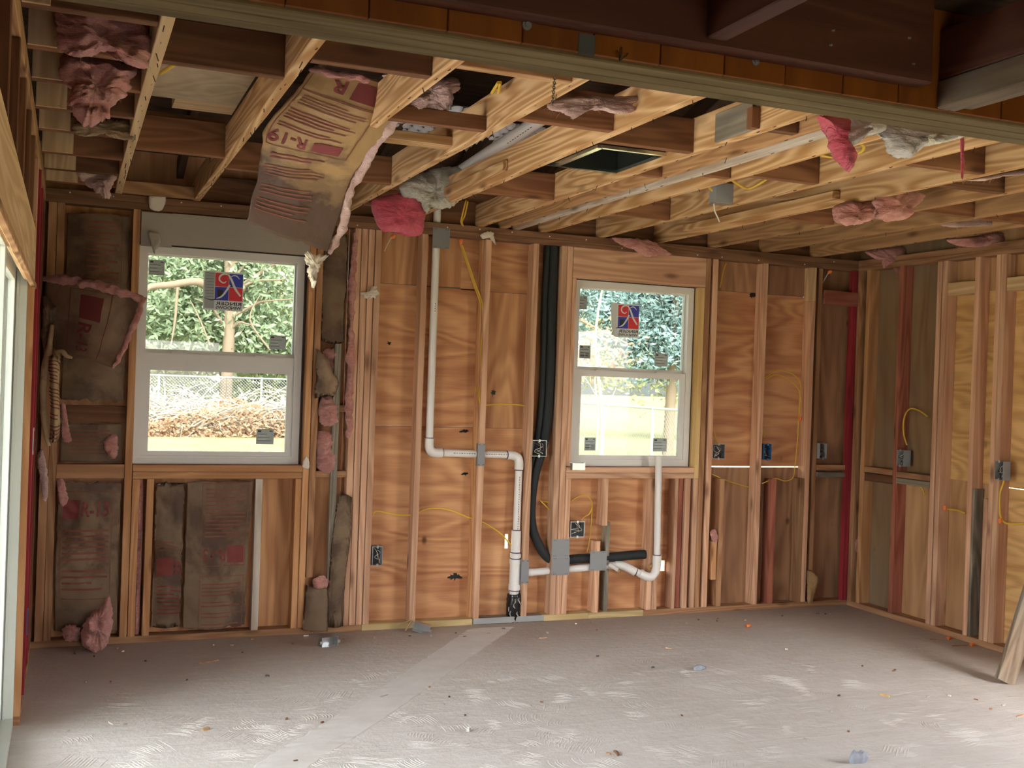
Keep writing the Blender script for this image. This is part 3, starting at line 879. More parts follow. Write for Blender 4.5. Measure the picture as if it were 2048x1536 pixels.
rp = lambda a0, a1, z0, z1, m: panel('sheathing_panel', 'X', 5.2935, .012, a0, a1, z0, z1, M[m], wr)
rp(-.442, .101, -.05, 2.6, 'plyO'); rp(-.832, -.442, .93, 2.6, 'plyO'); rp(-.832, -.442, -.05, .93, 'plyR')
rp(-1.302, -.832, -.05, .985, 'plyR'); rp(-1.302, -.832, .985, 2.182, 'plyY'); rp(-1.302, -.832, 2.182, 2.6, 'plyR')
rp(-3.24, -1.302, -.05, .975, 'plyY'); rp(-3.24, -1.302, .979, 2.182, 'plyY'); rp(-4.72, -1.302, 2.182, 2.6, 'plyR')

# ---------------------------------------------------------------- left wall with the sliding door
XL = -.150
wlft = struct('wall_left', 'stripped side wall of old studs and a header above the sliding door', 'wall')
ls = lambda y0, y1, z0, z1, m, x1=XL, x0=-.24: lumber('stud', x0, x1, y0, y1, z0, z1, M[m], wlft)
ls(-.060, -.022, .038, T, 'dark'); ls(-.46, -.42, .038, T, 'red'); ls(-.87, -.83, .038, T, 'studold'); ls(-1.02, -.98, .038, T, 'red', -.146)
ls(-1.340, -1.302, .038, 2.12, 'orange'); ls(-1.300, -1.262, .038, T, 'stud')
for k in range(6): ls(-1.80 - .45 * k, -1.762 - .45 * k, 2.082, T, 'dark')
ls(-4.40, -4.36, .038, T, 'stud')
lumber('top_plate', -.24, XL, -4.70, -.001, 2.3885, 2.4255, M['joistold'], wlft)
lumber('top_plate', -.24, XL, -4.70, -.001, 2.426, 2.464, M['joistold'], wlft)
lumber('bottom_plate', -.24, XL, -1.34, -.001, 0, .038, M['studold'], wlft)
lumber('bottom_plate', -.24, XL, -4.70, -4.36, 0, .038, M['studold'], wlft)
lumber('header', -.188, XL, -4.36, -1.302, 1.865, 2.080, M['pale'], wlft, None, 0)
lumber('header', -.240, -.190, -4.36, -1.342, 1.97, 2.080, M['joistold'], wlft)
lumber('trim_strip', -.166, -.146, -4.36, -1.20, 1.842, 1.864, M['joistold'], wlft, None, 0)
panel('sheathing_panel', 'X', -.253, .012, -4.72, .101, -.05, 2.6, M['siding'], wlft, ((-4.34, -1.335, 0, 1.99),))

d1 = struct('door_1', 'white vinyl sliding patio door seen edge on in the left wall', 'door')
def frame_box(mb, a0, a1, z0, z1, t, x0, x1):
    mb.box(x0, x1, a0, a0 + t, z0, z1); mb.box(x0, x1, a1 - t, a1, z0, z1)
    mb.box(x0, x1, a0 + t, a1 - t, z1 - t, z1); mb.box(x0, x1, a0 + t, a1 - t, z0, z0 + t)
mb = MB(); frame_box(mb, -4.34, -1.342, 0.0, 1.96, .045, -.262, -.176)
mb.box(-.215, -.205, -1.40, -1.387, .045, 1.915); mb.box(-.245, -.232, -1.40, -1.387, .045, 1.915)
mb.obj('door_frame', M['vinylgreen'], d1)
for (a0, a1, x0) in ((-2.86, -1.395, -.250), (-4.29, -2.80, -.215)):
    mb = MB(); frame_box(mb, a0, a1, .03, 1.93, .07, x0, x0 + .03)
    sash = mb.obj('door_panel', M['vinylgreen'], d1)
    mb = MB(); mb.box(x0 + .012, x0 + .018, a0 + .07, a1 - .07, .10, 1.86); mb.obj('glass_pane', M['glass'], sash)

# ---------------------------------------------------------------- windows
def window(n, x0, x1, z0, z1, y0, label, lower_top, bits):
    w = struct('window_%d' % n, label, 'window')
    t = .042
    def ring(mb, a0, a1, b0, b1, l, r, b, tp, ya, yb):
        mb.box(a0, a0 + l, ya, yb, b0, b1); mb.box(a1 - r, a1, ya, yb, b0, b1)
        mb.box(a0 + l, a1 - r, ya, yb, b0, b0 + b); mb.box(a0 + l, a1 - r, ya, yb, b1 - tp, b1)
    mb = MB(); ring(mb, x0, x1, z0, z1, t, t, .045, t, y0, y0 + .075); mb.box(x0+.012, x1-.012, y0 - .004, y0, z0 + .018, z0 + .030)
    mb.obj('window_frame', M['vinyl'], w)
    mb = MB(); ring(mb, x0 - .012, x1 + .012, z0 - .004, z1 + .012, .012, .012, .004, .012, y0 + .01, y0 + .05)
    mb.obj('gasket', M['gasket'], w)
    zr = 1.628
    mb = MB(); ring(mb, x0 + .030, x1 - .030, zr - .045, z1 - .030, .020, .020, .045, .020, y0 + .040, y0 + .068)
    up = mb.obj('upper_sash', M['vinyl'], w)
    mb = MB(); mb.box(x0 + .05, x1 - .05, y0 + .052, y0 + .056, zr, z1 - .05); mb.obj('glass_pane', M['dimglass'], up)
    mb = MB(); ring(mb, x0 + t, x1 - t, z0 + .040, 1.605, .036, .036, .030, 1.605 - lower_top, y0 + .008, y0 + .036)
    lo = mb.obj('lower_sash', M['vinyl'], w)
    mb = MB(); mb.box(x0 + t + .036, x1 - t - .036, y0 + .020, y0 + .024, z0 + .07, lower_top); mb.obj('glass_pane', M['dimglass'], lo)
    for f in (.24, .74):
        xc = x0 + (x1 - x0) * f
        mb = MB(); mb.box(xc - .032, xc + .032, y0 + .010, y0 + .034, 1.605, 1.612); mb.tube([(xc - .02, y0 + .02, 1.616), (xc + .026, y0 + .014, 1.617)], .005, 6)
        mb.obj('sash_lock', M['vinyl'], w)
    for (kind, cx, cz, sw, sh, zz) in bits:
        yg = (y0 + .050) if zz == 'u' else (y0 + .018)
        mb = MB()
        if kind == 'torn':
            a, b, c, d = cx - sw/2, cx + sw/2, cz - sh/2, cz + sh/2
            m_ = a + .055
            mb.box(m_, b, yg, yg + .0008, c, d)
            mb.add([(m_, yg, d), (m_, yg, c), (a + .030, yg - .012, c + .004), (a + .010, yg - .018, c + .07), (a, yg - .020, d - .06), (a + .004, yg - .018, d + .004)], [(0, 1, 2, 3, 4, 5)])
        else:
            mb.box(cx - sw/2, cx + sw/2, yg, yg + .0008, cz - sh/2, cz + sh/2)
        s = mb.obj('sticker', M['stickwhite'] if kind in ('logo', 'torn') else M['stickgrey'], w)
        ink = {'stickblack': MB(), 'stickred': MB(), 'stickblue': MB(), 'stickwhite': MB(), 'stickgrey': MB()}
        def Rq(m, u0, v0, u1, v1, dy=.0006):
            ink[m].add([(cx - sw/2 + sw*u, yg - dy, cz + sh/2 - sh*v) for u, v in ((u0, v0), (u0, v1), (u1, v1), (u1, v0))], [(0, 1, 2, 3)])
        def stroke(m, pts, ws, dy):
            sp = spline([Vector((a, b, 0)) for a, b in pts], 6); k = len(sp); vs = []
            for i, p in enumerate(sp):
                d = sp[min(i+1, k-1)] - sp[max(i-1, 0)]; nx = Vector((-d.y, d.x, 0)).normalized()
                q = i / (k - 1) * (len(ws) - 1); j = min(int(q), len(ws) - 2); wd = ws[j] + (ws[j+1] - ws[j]) * (q - j)
                for sgn in (1, -1): 
                    e = p + nx * wd * sgn; vs.append((cx - sw/2 + sw*e.x, yg - dy, cz + sh/2 - sh*e.y))
            ink[m].add(vs, [(2*i, 2*i+1, 2*i+3, 2*i+2) for i in range(k-1)])
        if kind in ('logo', 'torn'):
            if kind == 'logo': Rq('stickgrey', .03, .02, .28, .96, .0004)
            for k in range(9 if kind == 'logo' else 0): Rq('stickblack', .06 + .02 * (k % 2), .05 + k * .075, .26, .058 + k * .075)
            Rq('stickred', .29, .04, .635, .385); Rq('stickblue', .645, .04, .99, .385)
            Rq('stickblue', .29, .395, .635, .74); Rq('stickred', .645, .395, .99, .74)
            Rq('stickblack', .36, .47, .50, .66, .0008)
            # the script letter, mirrored because it is read from outside
            stroke('stickwhite', [(.62, .07), (.70, .20), (.80, .42), (.94, .61)], [.02, .028, .03, .02], .0012)
            stroke('stickwhite', [(.62, .07), (.50, .06), (.41, .12), (.40, .22), (.50, .29), (.57, .24)], [.012, .02, .022, .02, .016, .008], .0013)
            stroke('stickwhite', [(.90, .17), (.84, .10), (.76, .08), (.68, .12)], [.005, .014, .014, .006], .0013)
            stroke('stickwhite', [(.66, .33), (.58, .48), (.46, .64), (.33, .70)], [.026, .024, .022, .008], .0012)
            stroke('stickblack', [(.40, .68), (.24, .74), (.10, .72), (.02, .69)], [.012, .012, .008, .004], .0010)
            for word, v0, v1 in (('RINGER', .775, .865), ('WINDOWS', .885, .965)):
                vs, fs = text_mesh(word)
                ink['stickblack'].add([(cx - sw/2 + sw*(.97 - .65*x), yg - .001, cz + sh/2 - sh*(v1 + (v0 - v1)*y)) for x, y in vs], fs)
        else:
            r2 = random.Random(int(cx * 1000))
            Rq('stickblack', .08, .08, .28, .20); Rq('stickblack', .74, .10, .92, .16)
            for k in range(5): Rq('stickwhite' if k % 2 else 'stickblack', .08, .32 + k * .11, r2.uniform(.5, .92), .335 + k * .11 + .012)
            if kind == 'code':
                for (a, b) in ((.08, .45), (.55, .92)):
                    for q in range(5): Rq('stickblack', a, .55 + q * .08, b, .585 + q * .08)
        for m, b in ink.items():
            if b.v: b.obj('print', M[m], s)
    return w

window(1, .336, 1.254, .987, 2.201, .050, 'white double hung window with a red and blue sticker beside the hanging kraft batt', 1.510,
       [('logo', .800, 1.975, .222, .222, 'u'), ('plain', .432, 2.085, .085, .085, 'u'), ('plain', 1.120, 1.695, .095, .082, 'u'), ('plain', 1.060, 1.145, .10, .088, 'l')])
window(2, 2.999, 3.893, .982, 2.186, .060, 'white double hung window behind the plastic standpipe with a torn sticker', 1.567,
       [('torn', 3.395, 1.945, .222, .222, 'u'), ('plain', 3.075, 2.045, .085, .085, 'u'), ('code', 3.115, 1.725, .080, .085, 'u'), ('plain', 3.685, 1.695, .10, .088, 'u'),
        ('code', 3.160, 1.125, .080, .085, 'l'), ('plain', 3.680, 1.125, .105, .088, 'l')])

# ---------------------------------------------------------------- ceiling: joists, blocking, roof, beam and porch framing
ce = struct('ceiling', 'open ceiling of pine joists with short blocking under a dark roof deck', 'ceiling')
def staples(j, x0, x1, y0, y1, n, seed):
    mb = MB(); r2 = random.Random(seed)
    for k in range(n):
        y = y0 + (y1 - y0) * (k + r2.uniform(.2, .8)) / n; x = r2.uniform(x0 + .006, x1 - .006)
        if r2.random() < .7:
            a = r2.uniform(-.3, .3); dx, dy = .004 * math.sin(a), .011 * math.cos(a)
            mb.tube([(x - dx, y - dy, 2.4635), (x, y, 2.4615), (x + dx, y + dy, 2.4635)], .0016, 3, False)
        else:
            mb.tube([(x, y, 2.466), (x + r2.uniform(-.01, .01), y + r2.uniform(-.01, .01), 2.452 - r2.random() * .012)], .0018, 3, False)
    mb.obj('staples', M['staple'], j, 'stuff')
JX = [(.195, .232, 'pale'), (.608, .646, 'joist'), (1.022, 1.060, 'joist'), (1.437, 1.476, 'joist'), (1.852, 1.891, 'joist'), (2.302, 2.341, 'joist'),
      (2.455, 2.493, 'joistold'), (2.545, 2.583, 'white'), (2.728, 2.766, 'joist'), (3.135, 3.173, 'joist'), (3.562, 3.600, 'joist'), (3.975, 4.013, 'joistold'),
      (4.390, 4.430, 'joistold'), (4.815, 4.855, 'joistold')]
for i, (a, b, m) in enumerate(JX):
    j = lumber('joist', a, b, -4.615, .089 if i not in (4,) else .05, 2.464, 2.604, M[m], ce, 'Y', .003)
    staples(j, a, b, -3.4, -.05, 24 if i < 6 else 16, i)
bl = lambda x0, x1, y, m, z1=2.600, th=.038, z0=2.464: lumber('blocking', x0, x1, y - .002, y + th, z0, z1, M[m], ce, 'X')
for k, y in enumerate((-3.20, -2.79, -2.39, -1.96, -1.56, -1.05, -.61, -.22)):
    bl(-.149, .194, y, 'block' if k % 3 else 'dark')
    lumber('scab', -.148, -.078 + .012 * k, y - .016, y - .003, 2.466, 2.600, M['pale'], ce, 'Z')
bl(.233, .607, -2.82, 'dark'); bl(.233, .607, -1.36, 'block', 2.615); bl(.233, .607, -.06, 'joistold', 2.53)
lumber('ledger_strip', .233, .607, -1.322, -1.28, 2.60, 2.64, M['joistold'], ce)
bl(.647, 1.021, -3.06, 'dark'); bl(.647, 1.021, -1.10, 'block')
bl(1.061, 1.436, -2.45, 'block', 2.52); lumber('blocking', 1.061, 1.436, -2.05, -1.96, 2.48, 2.52, M['joist'], ce, 'X'); bl(1.061, 1.436, -1.12, 'block')
bl(1.061, 1.436, -3.22, 'joistold')
bl(1.477, 1.851, -2.69, 'block'); bl(1.477, 1.851, -3.3, 'dark')
bl(1.892, 2.301, -1.15, 'block'); bl(1.892, 2.301, -2.52, 'block')
bl(2.342, 2.454, -2.0, 'block'); bl(2.584, 2.727, -2.14, 'block'); bl(2.767, 3.134, -2.235, 'block'); bl(3.174, 3.561, -2.79, 'block')
bl(3.601, 3.974, -1.28, 'block'); bl(4.014, 4.389, -1.9, 'block'); bl(4.431, 4.814, -1.9, 'block'); bl(2.342, 2.454, -3.0, 'dark')
bl(2.767, 3.134, -.9, 'block'); bl(3.601, 3.974, -2.5, 'dark'); bl(1.477, 1.851, -.42, 'block', 2.56)
for i in range(len(JX) - 1):
    if i == 0: continue
    bl(JX[i][1] + .001, JX[i + 1][0] - .001, .052, 'dark', 2.62)
lumber('scab', 1.828, 1.851, -1.62, -.62, 2.492, 2.540, M['joist'], ce); lumber('scab', 3.515, 3.561, -1.85, -.40, 2.490, 2.528, M['joist'], ce)
lumber('scab', 2.287, 2.3015, -2.95, -2.70, 2.47, 2.58, M['gray'], ce, 'Y')
lumber('scab', 2.265, 2.3015, -2.98, -2.945, 2.47, 2.545, M['block'], ce, 'Z')
# roof: rafters and planks
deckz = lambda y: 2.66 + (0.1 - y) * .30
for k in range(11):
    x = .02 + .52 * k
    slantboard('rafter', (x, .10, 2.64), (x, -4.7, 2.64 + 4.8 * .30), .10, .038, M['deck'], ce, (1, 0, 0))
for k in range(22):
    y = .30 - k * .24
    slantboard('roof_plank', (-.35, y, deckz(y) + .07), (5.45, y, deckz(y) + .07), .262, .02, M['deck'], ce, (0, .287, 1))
panel('gable_light_block', 'X', -.268, .012, -4.74, .14, 2.602, 4.25, M['deck'], ce); panel('gable_light_block', 'X', 5.31, .012, -4.74, .14, 2.602, 4.25, M['deck'], ce)  # side panels added to keep the attic dark
# three-ply beam over the opening
for k in range(3):
    lumber('beam_ply', -.60, 5.30, -4.735 + .0383 * k, -4.6975 + .0383 * k, 2.050, 2.34, M['beam'], ce, 'X', .0006)
for k in range(30):
    lumber('stained_board', -.60 + .125 * k, -.4765 + .125 * k, -4.7465, -4.736, 2.056, 2.50, M['stain'], ce, 'Z', .0003)
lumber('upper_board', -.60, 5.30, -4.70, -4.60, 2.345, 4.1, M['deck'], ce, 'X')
lumber('ledger', -.60, 1.440, -4.786, -4.747, 2.088, 2.27, M['ledger'], ce, 'X', .0008)
lumber('porch_rafter', .962, 1.000, -9.0, -4.787, 2.098, 2.238, M['ledger'], ce, 'Y')
for x in (-1.2, 2.3, 3.1, 3.9, 4.7): lumber('porch_rafter', x, x + .038, -9.0, -4.787, 2.098, 2.238, M['ledger'], ce, 'Y')
lumber('porch_beam', 1.492, 1.530, -9.0, -4.748, 2.110, 2.205, M['ledger'], ce, 'Y')
lumber('porch_beam', 1.490, 1.535, -9.0, -4.748, 2.056, 2.108, M['porchpost'], ce, 'Y', .002)
lumber('porch_beam', 1.531, 1.575, -9.0, -4.748, 2.064, 2.205, M['porchpost'], ce, 'Y', .002)
for k in range(23):
    lumber('porch_plank', -1.65, 5.3, -9.0 + .186 * k, -8.816 + .186 * k, 2.24, 2.258, M['deck'], ce, 'X')
wf = struct('wall_front', 'plain enclosing walls of the dark room behind the camera', 'wall')
panel('wall_panel', 'Y', -9.02, .02, -1.62, 5.3, 0, 2.26, M['plyB'], wf, ((.9, 1.9, .9, 1.9),))
panel('wall_panel', 'X', -1.62, .02, -9.0, -4.7, 0, 2.26, M['plyB'], wf)
panel('wall_panel', 'X', 5.30, .02, -9.0, -4.72, 0, 2.26, M['plyB'], wf)
panel('wall_panel', 'Y', -4.72, .02, -1.62, -.27, 0, 2.26, M['plyB'], wf)
# washered screws and bent nails on the near face of the beam
for i, (x, z) in enumerate(((.655, 2.084), (1.085, 2.088))):
    mb = MB(); mb.tube([(x, -4.747, z), (x, -4.750, z)], .008, 14); mb.tube([(x, -4.750, z), (x, -4.754, z)], .0045, 6)
    mb.obj('washer_screw', M['steel'], ce)
mb = MB()
for dx, dz in ((-.006, .016), (.002, .022), (.014, .014)):
    mb.tube([(.822, -4.7475, 2.051), (.822 + dx * .7, -4.752, 2.051 + dz * .6), (.822 + dx, -4.750, 2.051 + dz)], .0011, 5)
mb.obj('bent_nails', M['staple'], ce)
for p in ((1.211,-4.787,2.124), (1.215,-4.787,2.15), (1.383,-4.787,2.162), (1.394,-4.787,2.117)):
    mb = MB(); mb.tube([(p[0], -4.786, p[2]), (p[0] + .002, -4.790, p[2] - .001)], .0022, 6)
    mb.obj('nail_head', M['nailhead'], ce)
mb = MB(); x = .760
mb.box(x - .013, x + .016, -4.7475, -4.7466, 2.052, 2.086)
mb.obj('torn_gap', M['boxdark'], ce)

# ---------------------------------------------------------------- insulation in the wall bays
batt('kraft_batt', 'dark kraft batt with R-13 print upright in the low corner bay beside the sliding door', [
    [(-.050, .02, .905), (.12, -.004, .905), (.292, .015, .905)], [(-.050, .03, .50), (.10, .010, .50), (.292, .02, .5)], [(-.045, .04, .06), (.12, .02, .05), (.292, .03, .05)]],
    M['kraft'], .022, 3, .04, (('block', .12, .14, .38, .27), ('text', 'R-13', .42, .15, .80, .255), ('frame', .10, .08, .86, .78), ('lines', .14, .33, .82, .74, 11)), 20, 34)
batt('kraft_batt', 'narrow crumpled kraft batt under the left side of the first window', [
    [(.455, .03, .905), (.54, .012, .905), (.625, .02, .905)], [(.455, .045, .5), (.54, .02, .52), (.625, .012, .5)], [(.455, .06, .05), (.54, .03, .04), (.625, .02, .05)]],
    M['kraft'], .020, 8, .03, (('block', .15, .56, .68, .67), ('text', 'R', .74, .57, .96, .66), ('lines', .10, .45, .9, .52, 3), ('lines', .2, .72, .95, .90, 8, 'r')), 16, 34)
batt('kraft_batt', 'wide kraft batt with upside-down R-13 print under the middle of the first window', [
    [(.62, .020, .905), (.80, .002, .905), (1.005, .02, .905)], [(.62, .024, .5), (.80, .004, .5), (.99, .022, .5)], [(.62, .03, .045), (.80, .006, .04), (.985, .03, .05)]],
    M['kraft'], .018, 5, .03, (('block', .66, .47, .90, .58), ('text', 'R-13', .30, .485, .63, .57, 180), ('frame', .26, .03, .92, .60), ('lines', .32, .06, .88, .42, 13), ('frame', .26, .66, .92, .985), ('lines', .30, .70, .88, .97, 12)), 22, 34)
batt('kraft_batt', 'dark brown kraft batt high in the corner bay behind the drooping flap', [
    [(-.050, .05, 2.36), (.12, .02, 2.37), (.290, .03, 2.37)], [(-.050, .05, 1.85), (.12, .016, 1.85), (.290, .03, 1.85)], [(-.05, .05, 1.31), (.12, .02, 1.31), (.290, .03, 1.31)]],
    M['kraft'], .018, 11, .03, (('lines', .34, .05, .82, .52, 16), ('frame', .30, .02, .86, .62)), 20, 34)
batt('kraft_batt', 'small dark kraft piece between two short blocks left of the first window', [
    [(-.050, .055, 1.21), (.12, .035, 1.21), (.290, .045, 1.21)], [(-.050, .055, 1.1), (.12, .03, 1.1), (.290, .045, 1.1)], [(-.05, .055, .99), (.12, .03, .99), (.290, .05, .99)]],
    M['kraft'], .010, 13, .02, (('lines', .2, .15, .8, .9, 8),), 14, 14)
fl = batt('kraft_flap', 'drooping kraft flap with sideways R-13 print left of the first window', [
    [(-0.145,-0.02,1.988),(0.009,-0.16,1.967),(0.167,-0.26,1.945),(0.344,-0.3,1.901)], [(-0.145,-0.02,1.861),(0.001,-0.17,1.822),(0.147,-0.28,1.786),(0.306,-0.33,1.741)],
    [(-0.132,-0.02,1.729),(-0.006,-0.15,1.665),(0.116,-0.25,1.629),(0.25,-0.3,1.595)], [(-0.116,-0.02,1.623),(-0.015,-0.1,1.568),(0.095,-0.18,1.545),(0.208,-0.24,1.508)]],
    M['kraftmid'], .010, 17, .045, (('block', .42, .16, .66, .42), ('text', 'R-13', .42, .46, .58, .84, 90), ('frame', .30, .10, .74, .94)), 24, 22, None, .010)
roll('pink_edge', [(-0.154,-0.03,1.976),(-0.077,-0.12,1.97),(0.009,-0.19,1.96),(0.094,-0.25,1.943),(0.166,-0.29,1.924),(0.264,-0.32,1.9),(0.351,-0.33,1.873)], .022, M['pink'], fl, 3)
roll('pink_edge', [(0.346,-0.33,1.878),(0.322,-0.345,1.806),(0.295,-0.345,1.734),(0.26,-0.315,1.635),(0.234,-0.29,1.569),(0.213,-0.26,1.508)], .014, M['pink'], fl, 4)
batt('kraft_batt', 'torn grey-brown kraft batt high in the bay right of the first window', [
    [(1.353,0.02,2.346),(1.417,-0.01,2.359),(1.504,0.02,2.376)], [(1.354,0.03,2.13),(1.416,0,2.117),(1.507,0.02,2.125)], [(1.35,0.03,1.895),(1.413,0,1.868),(1.502,0.02,1.844)], [(1.356,0.04,1.702),(1.422,0.01,1.68),(1.503,0.03,1.696)]],
    M['kraft'], .020, 19, .03, (), 16, 30, None, .015)
batt('torn_kraft', 'crumpled kraft scrap hanging above pink tufts right of the first window', [
    [(1.323,-0.01,1.687),(1.358,-0.03,1.645),(1.435,0,1.561)], [(1.32,-0.02,1.542),(1.384,-0.06,1.538),(1.47,-0.02,1.459)], [(1.319,0,1.349),(1.38,-0.04,1.381),(1.44,-0.01,1.37)]],
    M['kraftmid'], .026, 23, .015, (), 16, 18, None, .03)
batt('kraft_batt', 'long kraft strip folded over the post right of the first window near the floor', [
    [(1.483,-0.01,0.827),(1.522,-0.02,0.842),(1.573,-0.01,0.823)], [(1.452,-0.02,0.608),(1.5,-0.04,0.639),(1.576,-0.01,0.545)], [(1.439,-0.01,0.372),(1.493,-0.04,0.346),(1.548,-0.02,0.341)], [(1.432,-0.02,-0.001),(1.491,-0.05,0.002),(1.545,-0.02,0.004)]],
    M['kraft'], .012, 29, .02, (), 14, 28, None, .02)
batt('kraft_batt', 'short wide kraft piece above the bottom plate right of the first window', [
    [(1.307,-0.005,0.302),(1.367,-0.03,0.284),(1.454,-0.01,0.277)], [(1.299,-0.01,0.173),(1.369,-0.04,0.161),(1.456,-0.02,0.153)], [(1.279,-0.02,0.013),(1.369,-0.04,0.007),(1.456,-0.02,-0.003)]],
    M['kraft'], .012, 31, .02, (), 14, 14, None, .012)
hb_ = batt('kraft_batt', 'large hanging kraft batt with upside-down R-19 print drooping from the joists', [
    [(0.792,-2.3,2.654),(0.906,-2.36,2.629),(1.029,-2.4,2.614),(1.136,-2.34,2.575)], [(0.754,-2.2,2.587),(0.867,-2.3,2.532),(0.972,-2.34,2.5),(1.124,-2.28,2.503)],
    [(0.674,-2.02,2.482),(0.809,-2.14,2.416),(0.937,-2.18,2.393),(1.075,-2.12,2.401)], [(0.666,-1.92,2.342),(0.805,-1.98,2.317),(0.925,-1.98,2.319),(1.033,-1.96,2.289)], [(0.642,-1.8,2.124),(0.765,-1.8,2.077),(0.89,-1.8,2.049),(0.987,-1.8,2.023)]],
    M['krafthang'], .011, 37, .045,
    (('block', .50, .055, .80, .185), ('text', 'R', .27, .06, .42, .17, 180), ('frame', .05, .015, .86, .215), ('lines', .10, .23, .74, .34, 6), ('lines', .08, .35, .72, .47, 7, 'r'),
     ('block', .42, .495, .70, .575), ('text', 'R-19', .06, .49, .36, .575, 180), ('frame', .05, .22, .80, .60), ('lines', .10, .645, .62, .69, 2, 'r'), ('lines', .06, .71, .66, .80, 6), ('lines', .06, .82, .60, .93, 8)),
    30, 46, None, .006, 'pinkpale')

roll('pink_edge', [(1.139,-2.33,2.57),(1.111,-2.26,2.476),(1.079,-2.12,2.402),(1.06,-2,2.326),(1.038,-1.96,2.277),(1.034,-1.9,2.199),(1.026,-1.84,2.112),(0.989,-1.8,2.026)], .017, M['pinkpale'], hb_, 7)
roll('pink_edge', [(0.792,-2.3,2.643),(0.819,-2.33,2.634),(0.902,-2.38,2.616),(0.986,-2.42,2.603)], .015, M['pink'], hb_, 8)

# ---------------------------------------------------------------- pink, white and red tufts
P, PP, RR, WF = M['pink'], M['pinkpale'], M['rosered'], M['whitefluff']
lump('insulation_tuft', 'upper big pink tuft drooping beside the first joist, in two lobes', [(-0.074,-2.88,2.542),(-0.02,-2.88,2.556),(0.105,-2.88,2.552),(0.185,-2.88,2.537),(0.192,-2.88,2.475),(0.186,-2.88,2.423),(0.14,-2.88,2.42),(0.109,-2.88,2.436),(0.091,-2.88,2.467),(0.059,-2.88,2.459),(0.028,-2.88,2.44),(-0.002,-2.88,2.425),(-0.036,-2.88,2.428),(-0.059,-2.88,2.451),(-0.07,-2.88,2.496)], .055, P, 1, .010, 11, 110, amp=.045, group=None)
lump('insulation_tuft', 'lower big pink tuft hanging in shaggy layers beside the first joist', [(-0.056,-2.45,2.534),(0.016,-2.45,2.545),(0.107,-2.45,2.538),(0.177,-2.45,2.521),(0.156,-2.45,2.487),(0.15,-2.45,2.456),(0.132,-2.45,2.421),(0.092,-2.45,2.359),(0.077,-2.45,2.335),(0.042,-2.45,2.319),(0.007,-2.45,2.33),(-0.026,-2.45,2.365),(-0.036,-2.45,2.399),(-0.015,-2.45,2.441),(-0.055,-2.45,2.459)], .07, P, 2, .012, 11, 110, amp=.06)
lump('wood_scrap', 'splintered pale board fragment caught under the blocking near the first joist', [(-0.02,-1.6,2.485),(0.043,-1.6,2.5),(0.141,-1.6,2.524),(0.199,-1.6,2.523),(0.212,-1.6,2.488),(0.201,-1.6,2.45),(0.151,-1.6,2.452),(0.091,-1.6,2.465),(0.045,-1.6,2.448),(-0.012,-1.6,2.449)], .025, M['woodfibre'], 3, .012, cat='wood scrap', amp=.03)
lump('insulation_tuft', 'small pink and brown tuft at the top plate above the corner bay', [(0.014,-0.55,2.481),(0.117,-0.55,2.497),(0.199,-0.55,2.495),(0.19,-0.55,2.469),(0.155,-0.55,2.394),(0.163,-0.55,2.367),(0.138,-0.55,2.352),(0.119,-0.55,2.363),(0.058,-0.55,2.401),(0.011,-0.55,2.441)], .03, PP, 4, .008, amp=.03)
lump('insulation_tuft', 'pink tuft between joists just behind the hanging kraft batt', [(1.038,-2.42,2.625),(1.157,-2.42,2.634),(1.31,-2.42,2.651),(1.335,-2.42,2.622),(1.312,-2.42,2.591),(1.29,-2.42,2.535),(1.22,-2.42,2.513),(1.154,-2.42,2.507),(1.122,-2.42,2.529),(1.101,-2.42,2.573)], .05, PP, 5, .012, amp=.04)
lump('insulation_tuft', 'long thin pink strip sagging below the beam near the steel chain', [(1.51,-2.86,2.485),(1.555,-2.86,2.511),(1.671,-2.86,2.533),(1.809,-2.86,2.551),(1.934,-2.86,2.573),(1.927,-2.86,2.556),(1.85,-2.86,2.53),(1.851,-2.86,2.503),(1.781,-2.86,2.483),(1.721,-2.86,2.49),(1.643,-2.86,2.477),(1.595,-2.86,2.481),(1.612,-2.86,2.445),(1.573,-2.86,2.458),(1.542,-2.86,2.464),(1.519,-2.86,2.465)], .018, PP, 6, .008, amp=.018)
ra = lump('insulation_tuft', 'red film bag with cream fluff bulging between joists above the first drain', [(1.465,-0.62,2.449),(1.541,-0.62,2.489),(1.651,-0.62,2.521),(1.731,-0.62,2.512),(1.772,-0.62,2.467),(1.767,-0.62,2.379),(1.753,-0.62,2.302),(1.674,-0.62,2.284),(1.603,-0.62,2.295),(1.534,-0.62,2.3),(1.49,-0.62,2.355)], .06, RR, 7, .004, 11, amp=.02)
lump('cream_fluff', '', [(1.6,-0.7,2.52),(1.64,-0.7,2.572),(1.736,-0.7,2.622),(1.819,-0.7,2.655),(1.968,-0.7,2.671),(1.982,-0.7,2.607),(1.956,-0.7,2.517),(1.898,-0.7,2.457),(1.833,-0.7,2.435),(1.776,-0.7,2.435),(1.755,-0.7,2.406),(1.731,-0.7,2.442),(1.699,-0.7,2.476),(1.618,-0.7,2.485)], .06, M['creamfluff'], 8, .010, parent=ra, amp=.035)
rb = lump('insulation_tuft', 'white fluff with a red film edge hanging below the treated beam', [(2.543,-3.3,2.463),(2.662,-3.3,2.46),(2.796,-3.3,2.458),(2.947,-3.3,2.455),(2.9,-3.3,2.433),(2.817,-3.3,2.408),(2.75,-3.3,2.393),(2.702,-3.3,2.356),(2.663,-3.3,2.345),(2.619,-3.3,2.357),(2.604,-3.3,2.394),(2.568,-3.3,2.418)], .04, WF, 9, .008, amp=.03)
